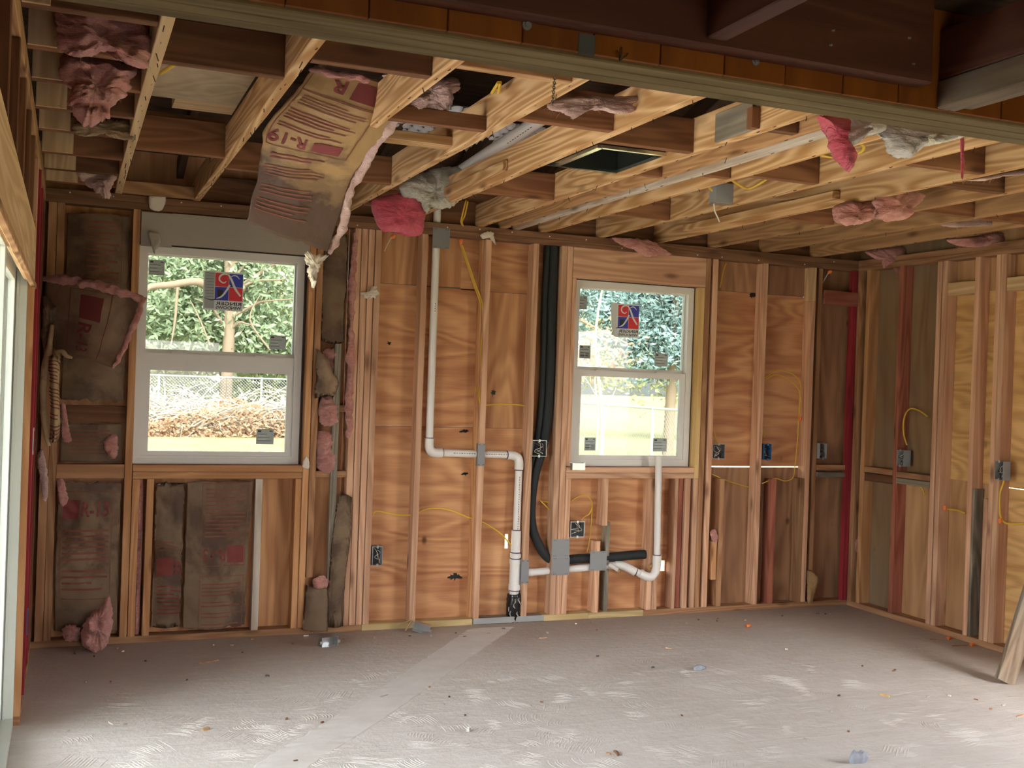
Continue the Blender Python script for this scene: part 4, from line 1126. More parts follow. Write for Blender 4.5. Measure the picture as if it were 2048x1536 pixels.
lump('white_fluff', '', [(2.388,-3.3,2.465),(2.489,-3.3,2.463),(2.597,-3.3,2.459),(2.611,-3.3,2.44),(2.545,-3.3,2.411),(2.496,-3.3,2.409),(2.464,-3.3,2.368),(2.431,-3.3,2.347),(2.403,-3.3,2.361),(2.389,-3.3,2.407)], .04, WF, 49, .008, parent=rb, amp=.03, fibres=60)
lump('red_film', '', [(2.281,-3.36,2.435),(2.375,-3.36,2.437),(2.38,-3.36,2.411),(2.356,-3.36,2.381),(2.354,-3.36,2.341),(2.395,-3.36,2.339),(2.418,-3.36,2.304),(2.407,-3.36,2.256),(2.386,-3.36,2.271),(2.356,-3.36,2.291),(2.338,-3.36,2.326),(2.328,-3.36,2.371),(2.309,-3.36,2.402)], .028, RR, 10, .010, parent=rb, amp=.02)
lump('film_ribbon', 'thin red film ribbon dangling straight below the treated beam', [(3.03,-3.2,2.48),(3.049,-3.2,2.48),(3.048,-3.2,2.434),(3.056,-3.2,2.379),(3.051,-3.2,2.326),(3.041,-3.2,2.337),(3.041,-3.2,2.396)], .004, RR, 11, .002, 5, 60, cat='film scrap', amp=.006)
lump('insulation_tuft', 'left of two swollen pink rolls bulging below the far joists', [(3.448,-1.95,2.426),(3.513,-1.95,2.457),(3.604,-1.95,2.466),(3.678,-1.95,2.477),(3.704,-1.95,2.45),(3.7,-1.95,2.395),(3.624,-1.95,2.363),(3.534,-1.95,2.343),(3.476,-1.95,2.355),(3.45,-1.95,2.387)], .05, P, 12, .006, 10, 96, amp=.03)
lump('insulation_tuft', 'right of two swollen pink rolls bulging below the far joists', [(3.554,-2.12,2.447),(3.642,-2.12,2.479),(3.748,-2.12,2.504),(3.844,-2.12,2.504),(3.833,-2.12,2.468),(3.773,-2.12,2.419),(3.754,-2.12,2.378),(3.678,-2.12,2.357),(3.588,-2.12,2.354),(3.557,-2.12,2.37),(3.573,-2.12,2.415)], .05, P, 13, .006, 10, 96, amp=.035)
lump('insulation_tuft', 'small pink wad in the joist bay near the grey ceiling box', [(3.676,-1.45,2.617),(3.741,-1.45,2.645),(3.814,-1.45,2.652),(3.822,-1.45,2.62),(3.793,-1.45,2.59),(3.73,-1.45,2.584)], .03, PP, 14, .008, amp=.02)
lump('insulation_tuft', 'flat pink sliver above the two swollen rolls', [(3.571,-2.6,2.456),(3.698,-2.6,2.491),(3.842,-2.6,2.528),(3.984,-2.6,2.561),(4.08,-2.6,2.576),(4.066,-2.6,2.547),(3.872,-2.6,2.518),(3.8,-2.6,2.497),(3.742,-2.6,2.482),(3.641,-2.6,2.472)], .014, PP, 15, .006, amp=.014)
lump('insulation_tuft', 'pale pink sliver resting over the third joist from the side wall', [(4.442,-1.6,2.47),(4.601,-1.6,2.506),(4.819,-1.6,2.542),(5.044,-1.6,2.557),(5.18,-1.6,2.545),(5.027,-1.6,2.515),(4.84,-1.6,2.493),(4.621,-1.6,2.469),(4.521,-1.6,2.458)], .016, PP, 16, .006, amp=.016)
lump('insulation_tuft', 'long pink roll sagging over the top plate of the side wall', [(4.869,-1.2,2.459),(5.012,-1.2,2.488),(5.249,-1.2,2.532),(5.484,-1.2,2.564),(5.659,-1.2,2.573),(5.536,-1.2,2.531),(5.332,-1.2,2.483),(5.172,-1.2,2.443),(5.034,-1.2,2.429),(4.944,-1.2,2.434)], .035, P, 17, .008, amp=.025)
lump('insulation_tuft', 'ragged pink tuft with dangling threads at the far corner', [(4.967,-0.35,2.479),(5.114,-0.35,2.51),(5.307,-0.35,2.536),(5.322,-0.35,2.489),(5.307,-0.35,2.432),(5.296,-0.35,2.383),(5.312,-0.35,2.322),(5.286,-0.35,2.321),(5.278,-0.35,2.41),(5.226,-0.35,2.416),(5.165,-0.35,2.429),(5.133,-0.35,2.379),(5.113,-0.35,2.439),(5.045,-0.35,2.447)], .03, P, 18, .008, amp=.025)
lump('insulation_tuft', 'pink tuft drooping over the second window header', [(3.177,-0.1,2.452),(3.306,-0.1,2.459),(3.452,-0.1,2.461),(3.52,-0.1,2.428),(3.611,-0.1,2.382),(3.548,-0.1,2.368),(3.419,-0.1,2.355),(3.338,-0.1,2.388),(3.254,-0.1,2.407)], .028, P, 19, .008, amp=.02)
lump('insulation_tuft', 'tall pink clump slumped on the floor in the corner below the R-13 batt', [(0.226,-0.12,0.288),(0.248,-0.12,0.236),(0.247,-0.12,0.101),(0.225,-0.12,0.022),(0.183,-0.12,-0.005),(0.135,-0.12,0.011),(0.104,-0.12,0.05),(0.106,-0.12,0.135),(0.139,-0.12,0.187),(0.163,-0.12,0.213),(0.188,-0.12,0.228)], .06, P, 20, .012, 10, 90, amp=.04)
lump('insulation_tuft', 'low pink wad on the bottom plate at the very corner', [(0.013,-0.06,0.122),(0.067,-0.06,0.132),(0.093,-0.06,0.096),(0.082,-0.06,0.048),(0.035,-0.06,0.046),(0.004,-0.06,0.074)], .04, P, 21, .01, amp=.03)
lump('insulation_tuft', 'pink wad peeking from the small kraft piece left of the first window', [(0.193,0.02,1.123),(0.244,0.02,1.151),(0.257,0.02,1.064),(0.238,0.02,1.014),(0.196,0.02,1.05),(0.182,0.02,1.09)], .02, P, 22, .006, amp=.02)
lump('insulation_tuft', 'pink scrap tucked over the top of the R-13 corner batt', [(-0.047,0,0.896),(-0.012,0,0.901),(-0.001,0,0.853),(0.011,0,0.793),(-0.017,0,0.756),(-0.039,0,0.807)], .02, P, 23, .006, amp=.02)
lump('insulation_tuft', 'tall thin pink sliver in the gap between cripple studs under the first window', [(0.368,0.04,0.891),(0.394,0.04,0.891),(0.4,0.04,0.647),(0.4,0.04,0.23),(0.4,0.04,0.057),(0.376,0.04,0.059),(0.374,0.04,0.37)], .015, P, 24, .006, amp=.02)
lump('insulation_tuft', 'topmost pink wad in the torn bay right of the first window', [(1.373,0.03,1.655),(1.45,0.03,1.67),(1.476,0.03,1.618),(1.469,0.03,1.488),(1.448,0.03,1.399),(1.422,0.03,1.457),(1.4,0.03,1.574)], .03, P, 25, .008, amp=.03)
lump('insulation_tuft', 'middle pink wad above a small block right of the first window', [(1.364,0.02,1.367),(1.428,0.02,1.392),(1.472,0.02,1.335),(1.463,0.02,1.228),(1.398,0.02,1.215),(1.362,0.02,1.256)], .035, P, 26, .008, amp=.035)
lump('insulation_tuft', 'bottom pink wad below a small block right of the first window', [(1.359,0.02,1.168),(1.415,0.02,1.18),(1.466,0.02,1.163),(1.463,0.02,1.06),(1.461,0.02,0.945),(1.402,0.02,0.939),(1.359,0.02,0.98)], .035, P, 27, .008, amp=.035)
vs_ = thing('insulation_strip', 'long vertical pink strip on the post beside the torn kraft batt', 'insulation')
roll('fibre_roll', [(1.539,0,2.359),(1.533,0,2.258),(1.532,0,2.125),(1.528,0,1.992),(1.53,0,1.845)], .020, M['pink'], vs_, 11, 14)
roll('fibre_roll', [(1.532,0,1.874),(1.532,0,1.697),(1.532,0,1.52),(1.534,0,1.313),(1.534,0,1.148)], .021, M['pink'], vs_, 12, 14)
lump('insulation_tuft', 'small pink wad on the short kraft piece near the floor', [(1.348,-0.03,0.32),(1.403,-0.03,0.342),(1.437,-0.03,0.317),(1.435,-0.03,0.282),(1.391,-0.03,0.266),(1.356,-0.03,0.279)], .025, P, 29, .006, amp=.02)
lump('insulation_tuft', 'pink wisp stuck on the corner post low down', [(5.219,-0.06,0.466),(5.261,-0.06,0.53),(5.305,-0.06,0.522),(5.29,-0.06,0.454),(5.24,-0.06,0.387),(5.213,-0.06,0.409)], .012, P, 30, .008, amp=.012)
lump('insulation_tuft', 'tiny pink wad on the broken orange stud right of the second window', [(4.043,-0.01,0.546),(4.078,-0.01,0.565),(4.1,-0.01,0.517),(4.09,-0.01,0.47),(4.057,-0.01,0.491)], .012, P, 31, .006, amp=.012)
tk = batt('torn_kraft', 'shredded cream kraft strips with a pink tail hanging beside the sliding door', [
    [(-0.105,-0.14,1.574),(-0.081,-0.18,1.585),(-0.049,-0.12,1.566)], [(-0.096,-0.16,1.439),(-0.071,-0.2,1.427),(-0.047,-0.16,1.409)], [(-0.088,-0.18,1.283),(-0.063,-0.22,1.27),(-0.037,-0.16,1.263)], [(-0.085,-0.18,1.096),(-0.061,-0.2,1.103),(-0.036,-0.17,1.143)]],
    M['shred'], .012, 32, .01, (('lines', .05, .08, .9, .95, 22),), 12, 30, None, .02)
for k, cc in enumerate((( (-0.112,-0.1,1.622), (-0.126,-0.14,1.477), (-0.126,-0.16,1.334), (-0.112,-0.17,1.204), (-0.092,-0.17,1.095) ), ( (-0.096,-0.1,1.728), (-0.106,-0.12,1.595), (-0.117,-0.14,1.49), (-0.125,-0.15,1.438), (-0.132,-0.15,1.359) ))):
    mb = MB(); mb.tube(cc, [.012, .020, .018, .010], 6, res=6); mb.v = [tuple(Vector(p) + Vector((.006 * mn.noise(Vector(p) * 40), .006 * mn.noise(Vector(p) * 44), 0))) for p in mb.v]; mb.obj('kraft_strip', M['shred'], tk)
mb = MB(); mb.tube([(-0.071,-0.15,1.583), (-0.043,-0.17,1.59), (-0.02,-0.19,1.567), (0.009,-0.19,1.558)], [.012, .014, .006], 6, res=5); mb.obj('kraft_strip', M['shred'], tk)
lump('pink_tail', '', [(-0.039,-0.14,1.304),(-0.019,-0.14,1.315),(-0.008,-0.14,1.257),(0.012,-0.14,1.152),(0.018,-0.14,1.121),(-0.008,-0.14,1.115),(-0.029,-0.14,1.157)], .012, P, 33, .008, parent=tk, amp=.018, fibres=30)
lump('torn_kraft', 'dark scorched kraft shred behind the sideways R-13 flap', [(-0.147,-0.06,1.864),(-0.098,-0.06,1.861),(-0.061,-0.06,1.832),(-0.078,-0.06,1.757),(-0.103,-0.06,1.623),(-0.091,-0.06,1.554),(-0.12,-0.06,1.553),(-0.143,-0.06,1.647)], .03, M['kraft'], 34, .012, amp=.03)
lump('insulation_tuft', 'matted grey-pink shred dangling low on the wall beside the sliding door', [(-0.142,-0.14,1.059),(-0.118,-0.14,1.067),(-0.101,-0.14,0.994),(-0.087,-0.14,0.902),(-0.091,-0.14,0.81),(-0.111,-0.14,0.821),(-0.128,-0.14,0.915),(-0.142,-0.14,0.993)], .016, PP, 35, .008, amp=.02)
lump('torn_paper', 'torn cream paper tail at the bottom of the hanging kraft batt', [(0.887,-1.84,2.024),(0.945,-1.84,2.012),(0.979,-1.84,2.015),(0.957,-1.84,1.984),(0.939,-1.84,1.958),(0.929,-1.84,1.883),(0.913,-1.84,1.877),(0.902,-1.84,1.937),(0.888,-1.84,1.983)], .008, M['paper'], 36, .014, 9, 110, cat='paper scrap', amp=.03, fibres=60)
lump('torn_paper', 'torn paper at the top left corner of the first window', [(0.371,-0.045,2.257),(0.392,-0.045,2.264),(0.428,-0.045,2.256),(0.436,-0.045,2.191),(0.415,-0.045,2.173),(0.409,-0.045,2.145),(0.392,-0.045,2.182),(0.383,-0.045,2.214)], .004, M['drywall'], 37, .006, 5, 50, cat='paper scrap', amp=.008)
lump('torn_paper', 'pale stapled paper square on the top plate above the first window', [(0.379,-0.012,2.47),(0.456,-0.012,2.469),(0.455,-0.012,2.417),(0.427,-0.012,2.389),(0.379,-0.012,2.396)], .003, M['paper'], 38, .004, 5, 50, cat='paper scrap', amp=.006)
lump('torn_paper', 'white shredded paper on the post group beside the first drain', [(1.577,-0.02,2.006),(1.624,-0.02,2.02),(1.648,-0.02,2.052),(1.672,-0.02,2.041),(1.68,-0.02,1.994),(1.632,-0.02,1.977),(1.596,-0.02,1.983)], .008, M['paper'], 39, .014, 8, 90, cat='paper scrap', amp=.03)
lump('torn_paper', 'white torn paper on the top plate above the yellow cable', [(2.319,-0.015,2.41),(2.351,-0.015,2.431),(2.397,-0.015,2.435),(2.405,-0.015,2.404),(2.42,-0.015,2.356),(2.406,-0.015,2.38),(2.372,-0.015,2.395),(2.326,-0.015,2.386)], .004, M['paper'], 40, .006, 5, 60, cat='paper scrap', amp=.008)
lump('torn_paper', 'white scrap at the lower right corner of the first window', [(1.264,-0.015,0.982),(1.286,-0.015,1.041),(1.307,-0.015,1),(1.303,-0.015,0.965)], .004, M['paper'], 41, .005, 5, 40, cat='paper scrap', amp=.006)
lump('torn_kraft', 'tan kraft scrap leaning on the bottom plate left of the red stud', [(4.829,-0.03,0.267),(4.916,-0.03,0.229),(4.927,-0.03,0.172),(4.896,-0.03,0.089),(4.882,-0.03,0.033),(4.843,-0.03,0.042),(4.834,-0.03,0.162)], .010, M['kraftlight'], 42, .006, 6, 60, amp=.012)

# ---------------------------------------------------------------- pipes
def ring_at(mb, p, d, r, w=.004):
    d = Vector(d).normalized(); p = Vector(p); mb.tube([p - d * w, p + d * w], r, 16)
def fitting(name, parent, pts, r, res=6): 
    mb = MB(); mb.tube(pts, r, 16, res=res); return mb.obj(name, M['pvc'], parent)
def print_dashes(parent, a, b, r, n, side):
    a, b, side = Vector(a), Vector(b), Vector(side).normalized()
    d = (b - a).normalized(); e = d.cross(side).normalized(); mb = MB(); r2 = random.Random(n)
    for k in range(n):
        c = a + (b - a) * ((k + .5) / n) + side * (r + .0006); h = r2.uniform(.2, .42) * (b - a).length / n
        mb.add([c - d*h - e*.002, c + d*h - e*.002, c + d*h + e*.002, c - d*h + e*.002], [(0, 1, 2, 3)])
    mb.obj('pipe_print', M['boxdark'], parent)
YP = .040
dp = thing('drain_pipe', 'white plastic drain stack with elbows, wye and trap branch between the two windows', 'pipe')
A = [(2.032,0.04,2.621), (2.059,0.04,1.164)]; xv = 2.015
pa = (2.022, YP, 2.62); pb = (2.022, YP, 1.16)
seg = lambda a, b, r, nm='pipe': (lambda mb: (mb.tube([a, b], r, 18), mb.obj(nm, M['pvc'], dp))[1])(MB())
r = .0235
s1 = seg((2.049, YP, 2.62), (2.049, YP, 1.135), r); 
fitting('elbow', dp, [(2.049, YP, 1.150), (2.049, YP, 1.105), (2.060, YP, 1.075), (2.090, YP, 1.062), (2.135, YP, 1.062)], .029)
s2 = seg((2.12, YP, 1.062), (2.575, YP, 1.052), r)
fitting('elbow', dp, [(2.565, YP, 1.052), (2.600, YP, 1.050), (2.635, YP, 1.036), (2.648, YP, 1.005), (2.648, YP, .960)], .029)
s3 = seg((2.648, YP, .97), (2.646, YP, .52), r)
print_dashes(s2, (2.20, YP, 1.060), (2.56, YP, 1.052), r, 22, (0, -1, .1)); print_dashes(s3, (2.646, YP, .92), (2.646, YP, .55), r, 24, (0, -1, 0)); print_dashes(s1, (2.049, YP, 1.98), (2.049, YP, 1.92), r, 4, (0, -1, 0))
fitting('coupling', dp, [(2.646, YP, .575), (2.646, YP, .555), (2.646, YP, .47), (2.646, YP, .44)], .031, 0)
s4 = seg((2.646, YP, .45), (2.646, YP, .16), .030)
fitting('coupling', dp, [(2.646, YP, .43), (2.646, YP, .405)], .036, 0)
fitting('wye_fitting', dp, [(2.646, YP, .39), (2.646, YP, .20)], .0345, 0)
fitting('wye_branch', dp, [(2.648, YP, .245), (2.675, YP, .262), (2.70, YP, .292), (2.735, YP, .305), (2.765, YP, .306)], .0265)
fitting('coupling', dp, [(2.646, YP, .235), (2.646, YP, .200)], .038, 0)
fitting('coupling', dp, [(2.646, YP, .395), (2.646, YP, .365)], .038, 0)
mb = MB(); mb.tube([(2.646, YP, .175), (2.646, YP, .165), (2.644, YP, .10), (2.642, YP, -.002)], [.040, .043, .046, .047, .043], 20, res=6)
mb.v = [(p[0] + .004 * mn.noise(Vector(p) * 60), p[1] + .004 * mn.noise(Vector(p) * 70 + Vector((3, 0, 0))), p[2]) for p in mb.v]
bt = mb.obj('tarred_coupling', M['tar'], dp)
mb = MB(); r2 = random.Random(4)
for k in range(16):
    a = r2.uniform(PI * 1.15, PI * 1.85); z = r2.uniform(.0, .16); p = Vector((2.643 + .047 * math.cos(a), YP + .047 * math.sin(a), z))
    mb.tube([p, p + Vector((r2.uniform(-.008, .008), -.003, -r2.uniform(.006, .022))), p + Vector((r2.uniform(-.01, .01), -.002, -r2.uniform(.025, .045)))], [.002, .004, .002], 5, res=2)
mb.obj('mortar_smears', M['concrete_chip'], bt)
s5 = seg((2.755, YP, .306), (3.36, .035, .335), r)
print_dashes(s5, (2.99, YP, .317), (3.15, YP, .325), r, 8, (0, -1, .2))
fitting('elbow', dp, [(3.35, .035, .335), (3.40, .02, .332), (3.44, -.005, .315), (3.475, -.022, .296)], .0285)
seg((3.455, -.012, .305), (3.52, -.04, .282), r, 'trap_arm')
fitting('trap_bend', dp, [(3.500, -.034, .292), (3.535, -.044, .272), (3.575, -.048, .266), (3.605, -.046, .290), (3.618, -.044, .335), (3.618, -.044, .372)], .0285)
fitting('coupling', dp, [(3.618, -.044, .360), (3.618, -.044, .405)], .030, 0)
mb = MB(); mb.tube([(3.618, -.044, .38), (3.605, -.044, 1.060)], .0225, 18, hollow=.86); mb.obj('standpipe', M['pvc'], dp)
mb = MB()
for p, d, q in (((2.049, YP, 1.152), (0,0,1), .0262), ((2.137, YP, 1.062), (1,0,0), .0262), ((2.562, YP, 1.052), (1,0,0), .0262), ((2.648, YP, .957), (0,0,1), .0262), ((2.646, YP, .577), (0,0,1), .0262), ((2.646, YP, .436), (0,0,1), .0325),
                ((2.646, YP, .397), (0,0,1), .0325), ((2.646, YP, .196), (0,0,1), .0325), ((3.618, -.044, .407), (0,0,1), .0245), ((3.478, -.0235, .295), (.8,-.3,-.3), .0255)):
    ring_at(mb, p, d, q, .003)
mb.obj('primer_rings', M['primer'], dp, 'stuff')

vp = thing('vent_pipe', 'white plastic vent pipe lying slantwise in the attic above the joists', 'pipe')
mb = MB(); mb.tube([(1.93, -2.02, 2.712), (1.955, -.62, 2.66)], .032, 18); q = mb.obj('pipe', M['pvc'], vp)
print_dashes(q, (1.93, -1.75, 2.70), (1.95, -1.2, 2.68), .032, 16, (-.6, -.3, -.75))
for i, (a, b) in enumerate((((3.30, .01, .345), (3.344,-0.06,0.31)), ((3.66, .03, .345), (3.554,-0.05,0.328)))):
    sb = thing('supply_stub', ('white stub pipe with a brass tip beside the trap, left of the standpipe', 'short stub pipe with a brass tip right of the standpipe')[i], 'pipe')
    a, b = Vector(a), Vector(b); m = a.lerp(b, .82)
    mb = MB(); mb.tube([a, m], .0135, 12); mb.obj('pipe', M['pvc'] if i == 0 else M['brass'], sb)
    mb = MB(); mb.tube([m, b], .0125, 12, hollow=.55); mb.obj('brass_tip', M['brass'], sb)

li = thing('refrigerant_line', 'pair of black foam wrapped lines running down beside the second window', 'pipe')
mb = MB(); mb.tube([(2.842, .05, 2.42), (2.838, .046, 2.0), (2.842, .044, 1.5), (2.822, .046, 1.16), (2.765, .046, .93), (2.745, .046, .74), (2.755, .042, .60), (2.80, .040, .49), (2.866, .044, .40), (2.95, .046, .375), (3.10, .046, .385)], .029, 14, res=8); mb.obj('foam_sleeve', M['foam'], li)
mb = MB(); mb.tube([(2.798, .055, 2.42), (2.790, .055, 2.0), (2.796, .055, 1.5), (2.775, .055, 1.18), (2.728, .055, .95), (2.716, .055, .70), (2.735, .060, .58)], .020, 12, res=8); mb.obj('foam_sleeve', M['foam'], li)
mb = MB(); mb.tube([(3.09, .046, .384), (3.30, .046, .385), (3.45, .040, .395), (3.57, .035, .400)], .030, 14, res=6); mb.obj('foam_sleeve', M['foam'], li)

def plate(label, x0, x1, z0, z1, y=-.0035, bend=None):
    t = thing('nail_plate', label, 'nail plate', None)
    mb = MB(); mb.box(x0, x1, y, y + .0022, z0, z1)
    if bend: mb.box(x0, x0 + .002, y + .0022, y + .045, z0, z1) if bend < 0 else mb.box(x1 - .002, x1, y + .0022, y + .045, z0, z1)
    mb.obj('plate', M['steel'], t)
    mb = MB()
    for fx in (.12, .22, .78, .88): 
        for z in (z0 + .008, z1 - .008): mb.tube([(x0 + (x1 - x0) * fx, y - .001, z), (x0 + (x1 - x0) * fx, y + .001, z)], .0028, 6)
    mb.obj('punched_teeth', M['boxdark'], t, 'stuff')
plate('square grey nail plate on the top plate where the drain passes', 2.012, 2.122, 2.308, 2.432)
plate('bent grey nail plate wrapped on the stud above the horizontal drain', 2.352, 2.400, .985, 1.125, bend=-1)
plate('tall narrow nail plate on the stud beside the tarred coupling', 2.671, 2.722, .245, .395, bend=-1)
plate('upper of two grey nail plates stacked on the three studs', 2.876, 3.000, .405, .520, -.0040)
plate('lower of two grey nail plates stacked on the three studs', 2.880, 3.004, .290, .404)
plate('single grey nail plate over the cripple stud left of the trap', 3.150, 3.270, .310, .435)

# ---------------------------------------------------------------- electrical boxes
def ebox(label, x, z, w, h, mat, y=0.0, d=.06, facing='Y', wires='w', ears=True, name='electrical_box', seed=1):
    t = thing(name, label, 'electrical box')
    mb = MB(); th = .0028
    mb.box(-w/2, w/2, d - th, d, -h/2, h/2)
    for (a, b, c, e) in ((-w/2, -w/2 + th, -h/2, h/2), (w/2 - th, w/2, -h/2, h/2), (-w/2 + th, w/2 - th, -h/2, -h/2 + th), (-w/2 + th, w/2 - th, h/2 - th, h/2)):
        mb.box(a, b, 0, d, c, e)
    body = mb.obj('box_body', mat, t)
    mb = MB(); mb.box(-w/2 + th, w/2 - th, d - th - .002, d - th - .0005, -h/2 + th, h/2 - th); mb.obj('box_back', M['boxdark'], body)
    if ears:
        mb = MB()
        for s in (-1, 1):
            mb = MB(); mb.box(-.006, .006, -.002, .002, s * (h/2 - .002) - .008, s * (h/2 - .002) + .008)
            mb.obj('screw_ear', mat if mat is not M['boxgrey'] else M['galv'], body)
    r2 = random.Random(seed); kinds = {'w': ('whitewire', 'blackwire', 'copper', 'whitewire'), 'b': ('blackwire', 'copper', 'blackwire', 'whitewire'), '': ()}[wires]
    for k, m in enumerate(kinds):
        mb = MB(); p = Vector((r2.uniform(-w*.3, w*.3), d*.8, h*.35)); pts = [p]
        for q in range(4): pts.append(Vector((r2.uniform(-w*.36, w*.36), r2.uniform(.004, d*.6), h*.3 - h*.62*(q+1)/4 + r2.uniform(-.012, .012))))
        mb.tube(pts, .0017, 5, res=5); mb.obj('wire', M[m], t)
    R = Matrix.Identity(4)
    if facing == 'X': R = Matrix.Rotation(-PI/2, 4, 'Z')
    if facing == '-X': R = Matrix.Rotation(PI/2, 4, 'Z')
    t.matrix_basis = Matrix.Translation((x, y, z)) @ R
    t['placed'] = 1
    return t
ebox('grey single outlet box on the stud right of the post group', 1.737, .445, .062, .112, M['boxgrey'], -.004, .06, seed=3)
ebox('square metal box with white wires beside the black foam lines', 2.765, 1.098, .102, .102, M['galv'], -.004, .05, seed=5)
ebox('square metal box with tangled wires above the stacked nail plates', 3.052, .580, .098, .100, M['galv'], -.004, .05, seed=6)
ebox('square metal box on the stud right of the second window', 4.090, 1.090, .098, .100, M['galv'], -.004, .05, seed=7)
ebox('blue plastic outlet box on a stud right of the second window', 4.485, 1.090, .060, .108, M['blue'], -.004, .06, wires='b', seed=8)
ebox('narrow grey outlet box left of the red stud', 4.952, 1.100, .062, .108, M['boxgrey'], -.004, .06, wires='b', seed=9)
ebox('grey box on the side wall under the looped yellow cable', XR - .005, 1.090, .064, .108, M['boxgrey'], -.500, .06, 'X', 'b', seed=10)
ebox('grey box on the side wall stud nearest the leaning board', XR - .035, 1.085, .064, .112, M['boxgrey'], -1.375, .06, 'X', 'b', seed=12)
ebox('grey metal box low on the wall beside the sliding door', XL + .006, 1.17, .060, .11, M['galv'], -.95, .05, '-X', 'b', seed=13)
ebox('blue outlet box low on the wall beside the sliding door', XL + .006, .34, .060, .11, M['blue'], -.90, .06, '-X', 'b', seed=14)

def loosebox(label, loc, rot, size=(.055, .05, .10), wires=False):
    t = thing('metal_box', label, 'electrical box'); w, d, h = size; mb = MB(); th = .002
    mb.box(-w/2, w/2, d - th, d, -h/2, h/2)
    for (a, b, c, e) in ((-w/2, -w/2 + th, -h/2, h/2), (w/2 - th, w/2, -h/2, h/2), (-w/2 + th, w/2 - th, -h/2, -h/2 + th), (-w/2 + th, w/2 - th, h/2 - th, h/2)):
        mb.box(a, b, 0, d, c, e)
    b = mb.obj('box_body', M['galv'], t)
    mb = MB()
    for k in (-1, 1):
        mb = MB(); mb.tube([(0, d, k * h * .25), (0, d + .0008, k * h * .25)], .010, 14); mb.obj('knockout', M['steel'], b)
    mb = MB(); mb.box(-.008, .008, -.003, .0, h/2 - .004, h/2 + .012); mb.obj('screw_ear', M['galv'], b)
    mb = MB(); mb.box(-.008, .008, -.003, .0, -h/2 - .012, -h/2 + .004); mb.obj('screw_ear', M['galv'], b)
    t.matrix_basis = Matrix.Translation(loc) @ Matrix.Rotation(rot[2], 4, 'Z') @ Matrix.Rotation(rot[0], 4, 'X') @ Matrix.Rotation(rot[1], 4, 'Y')
    t['placed'] = 1
    return t
loosebox('shiny metal box lying on the floor below the short kraft piece', (1.393,-0.327,0.026), (0, PI/2, .25))
loosebox('shiny metal box lying against the treated bottom plate with cut cable', (1.985,-0.136,0.028), (0, PI/2 + .25, -.35))
loosebox('small metal box standing on the second window sill', (3.030, -.012, 1.008), (PI/2 + PI, PI/2, 0.0), (.050, .045, .09))
cj = thing('junction_box', 'grey ceiling junction box hanging beside a joist with a cut wire below', 'electrical box')
mb = MB(); mb.box(3.035, 3.130, -1.535, -1.470, 2.474, 2.566); mb.obj('box_body', M['boxgrey'], cj)
mb = MB(); mb.box(3.031, 3.134, -1.540, -1.535, 2.470, 2.570); mb.obj('box_lid', M['boxgrey'], cj)
mb = MB(); mb.box(3.033, 3.132, -1.534, -1.468, 2.467, 2.474); mb.obj('bottom_flange', M['galv'], cj)
mb = MB(); mb.tube([(3.045, -1.50, 2.468), (3.052, -1.50, 2.43), (3.066, -1.505, 2.40), (3.080, -1.505, 2.375)], .0035, 6, res=4); mb.obj('wire', M['whitewire'], cj)

# ---------------------------------------------------------------- yellow cables and wire nuts
def cable(label, runs, r=.0042, nut=None, name='yellow_cable', res=6):
    t = thing(name, label, 'cable')
    for pts in runs:
        mb = MB(); mb.tube(pts, r, 7, res=res); mb.obj('cable_run', M['yellowcable'], t)
    if nut:
        for p in nut:
            p = Vector(p); mb = MB(); mb.tube([p + Vector((0, 0, -.014)), p + Vector((.002, -.004, 0)), p + Vector((0, 0, .014))], [.007, .0125, .011], 9, res=2); mb.obj('wire_nut', M['orangeplastic'], t)
    return t
cable('pair of yellow cables curving down the bay from an orange cap', [[(2.199,0.03,2.356),(2.242,0.03,2.254),(2.301,0.03,2.104),(2.358,0.03,1.968),(2.375,0.03,1.891),(2.368,0.03,1.704),(2.369,0.05,1.517),(2.349,0.06,1.46),(2.361,0.05,1.377)], [(2.209,0.02,2.343),(2.253,0.02,2.238),(2.303,0.02,2.115),(2.361,0.02,1.976),(2.369,0.02,1.859),(2.357,0.02,1.734),(2.368,0.02,1.517),(2.355,0.02,1.424),(2.36,0.01,1.369)], [(2.364,0.04,1.374),(2.415,0.05,1.362),(2.509,0.05,1.371),(2.61,0.05,1.37),(2.686,0.05,1.363)]], .0048, [(2.199,0.02,2.361)])
cable('yellow cable pair dropping between joists above the nail plate', [[(2.149,-0.2,2.583),(2.162,-0.1,2.502),(2.181,-0.03,2.473),(2.215,0.01,2.453)], [(2.161,-0.2,2.578),(2.18,-0.1,2.51),(2.187,-0.03,2.476),(2.222,0.02,2.452)]], .0048)
cable('yellow cable crossing behind the studs above the grey outlet box', [[(1.713,0.045,0.684),(1.731,0.045,0.705),(1.793,0.045,0.698),(1.881,0.045,0.682),(1.976,0.045,0.684),(2.02,0.045,0.708),(2.103,0.045,0.722),(2.2,0.045,0.709),(2.3,0.045,0.67),(2.374,0.045,0.644),(2.441,0.045,0.618),(2.537,0.045,0.56),(2.615,0.045,0.483),(2.679,0.045,0.418)]], .0048)
cable('short yellow cable bits tucked behind the black foam lines', [[(2.807,0.06,0.764),(2.846,0.06,0.732),(2.886,0.06,0.696)], [(2.822,0.07,0.756),(2.878,0.07,0.749)], [(2.766,0.06,1.004),(2.772,0.06,1.045),(2.791,0.06,1.074)]], .004)
cable('curled yellow cable above the tangled metal box under the second window', [[(3.032,0.06,0.756),(3.092,0.06,0.788),(3.15,0.06,0.784),(3.181,0.06,0.735),(3.168,0.06,0.676),(3.126,0.06,0.648),(3.099,0.06,0.612)], [(3.181,0.06,0.735),(3.181,0.06,0.63),(3.169,0.06,0.484),(3.157,0.06,0.422)]], .0035)
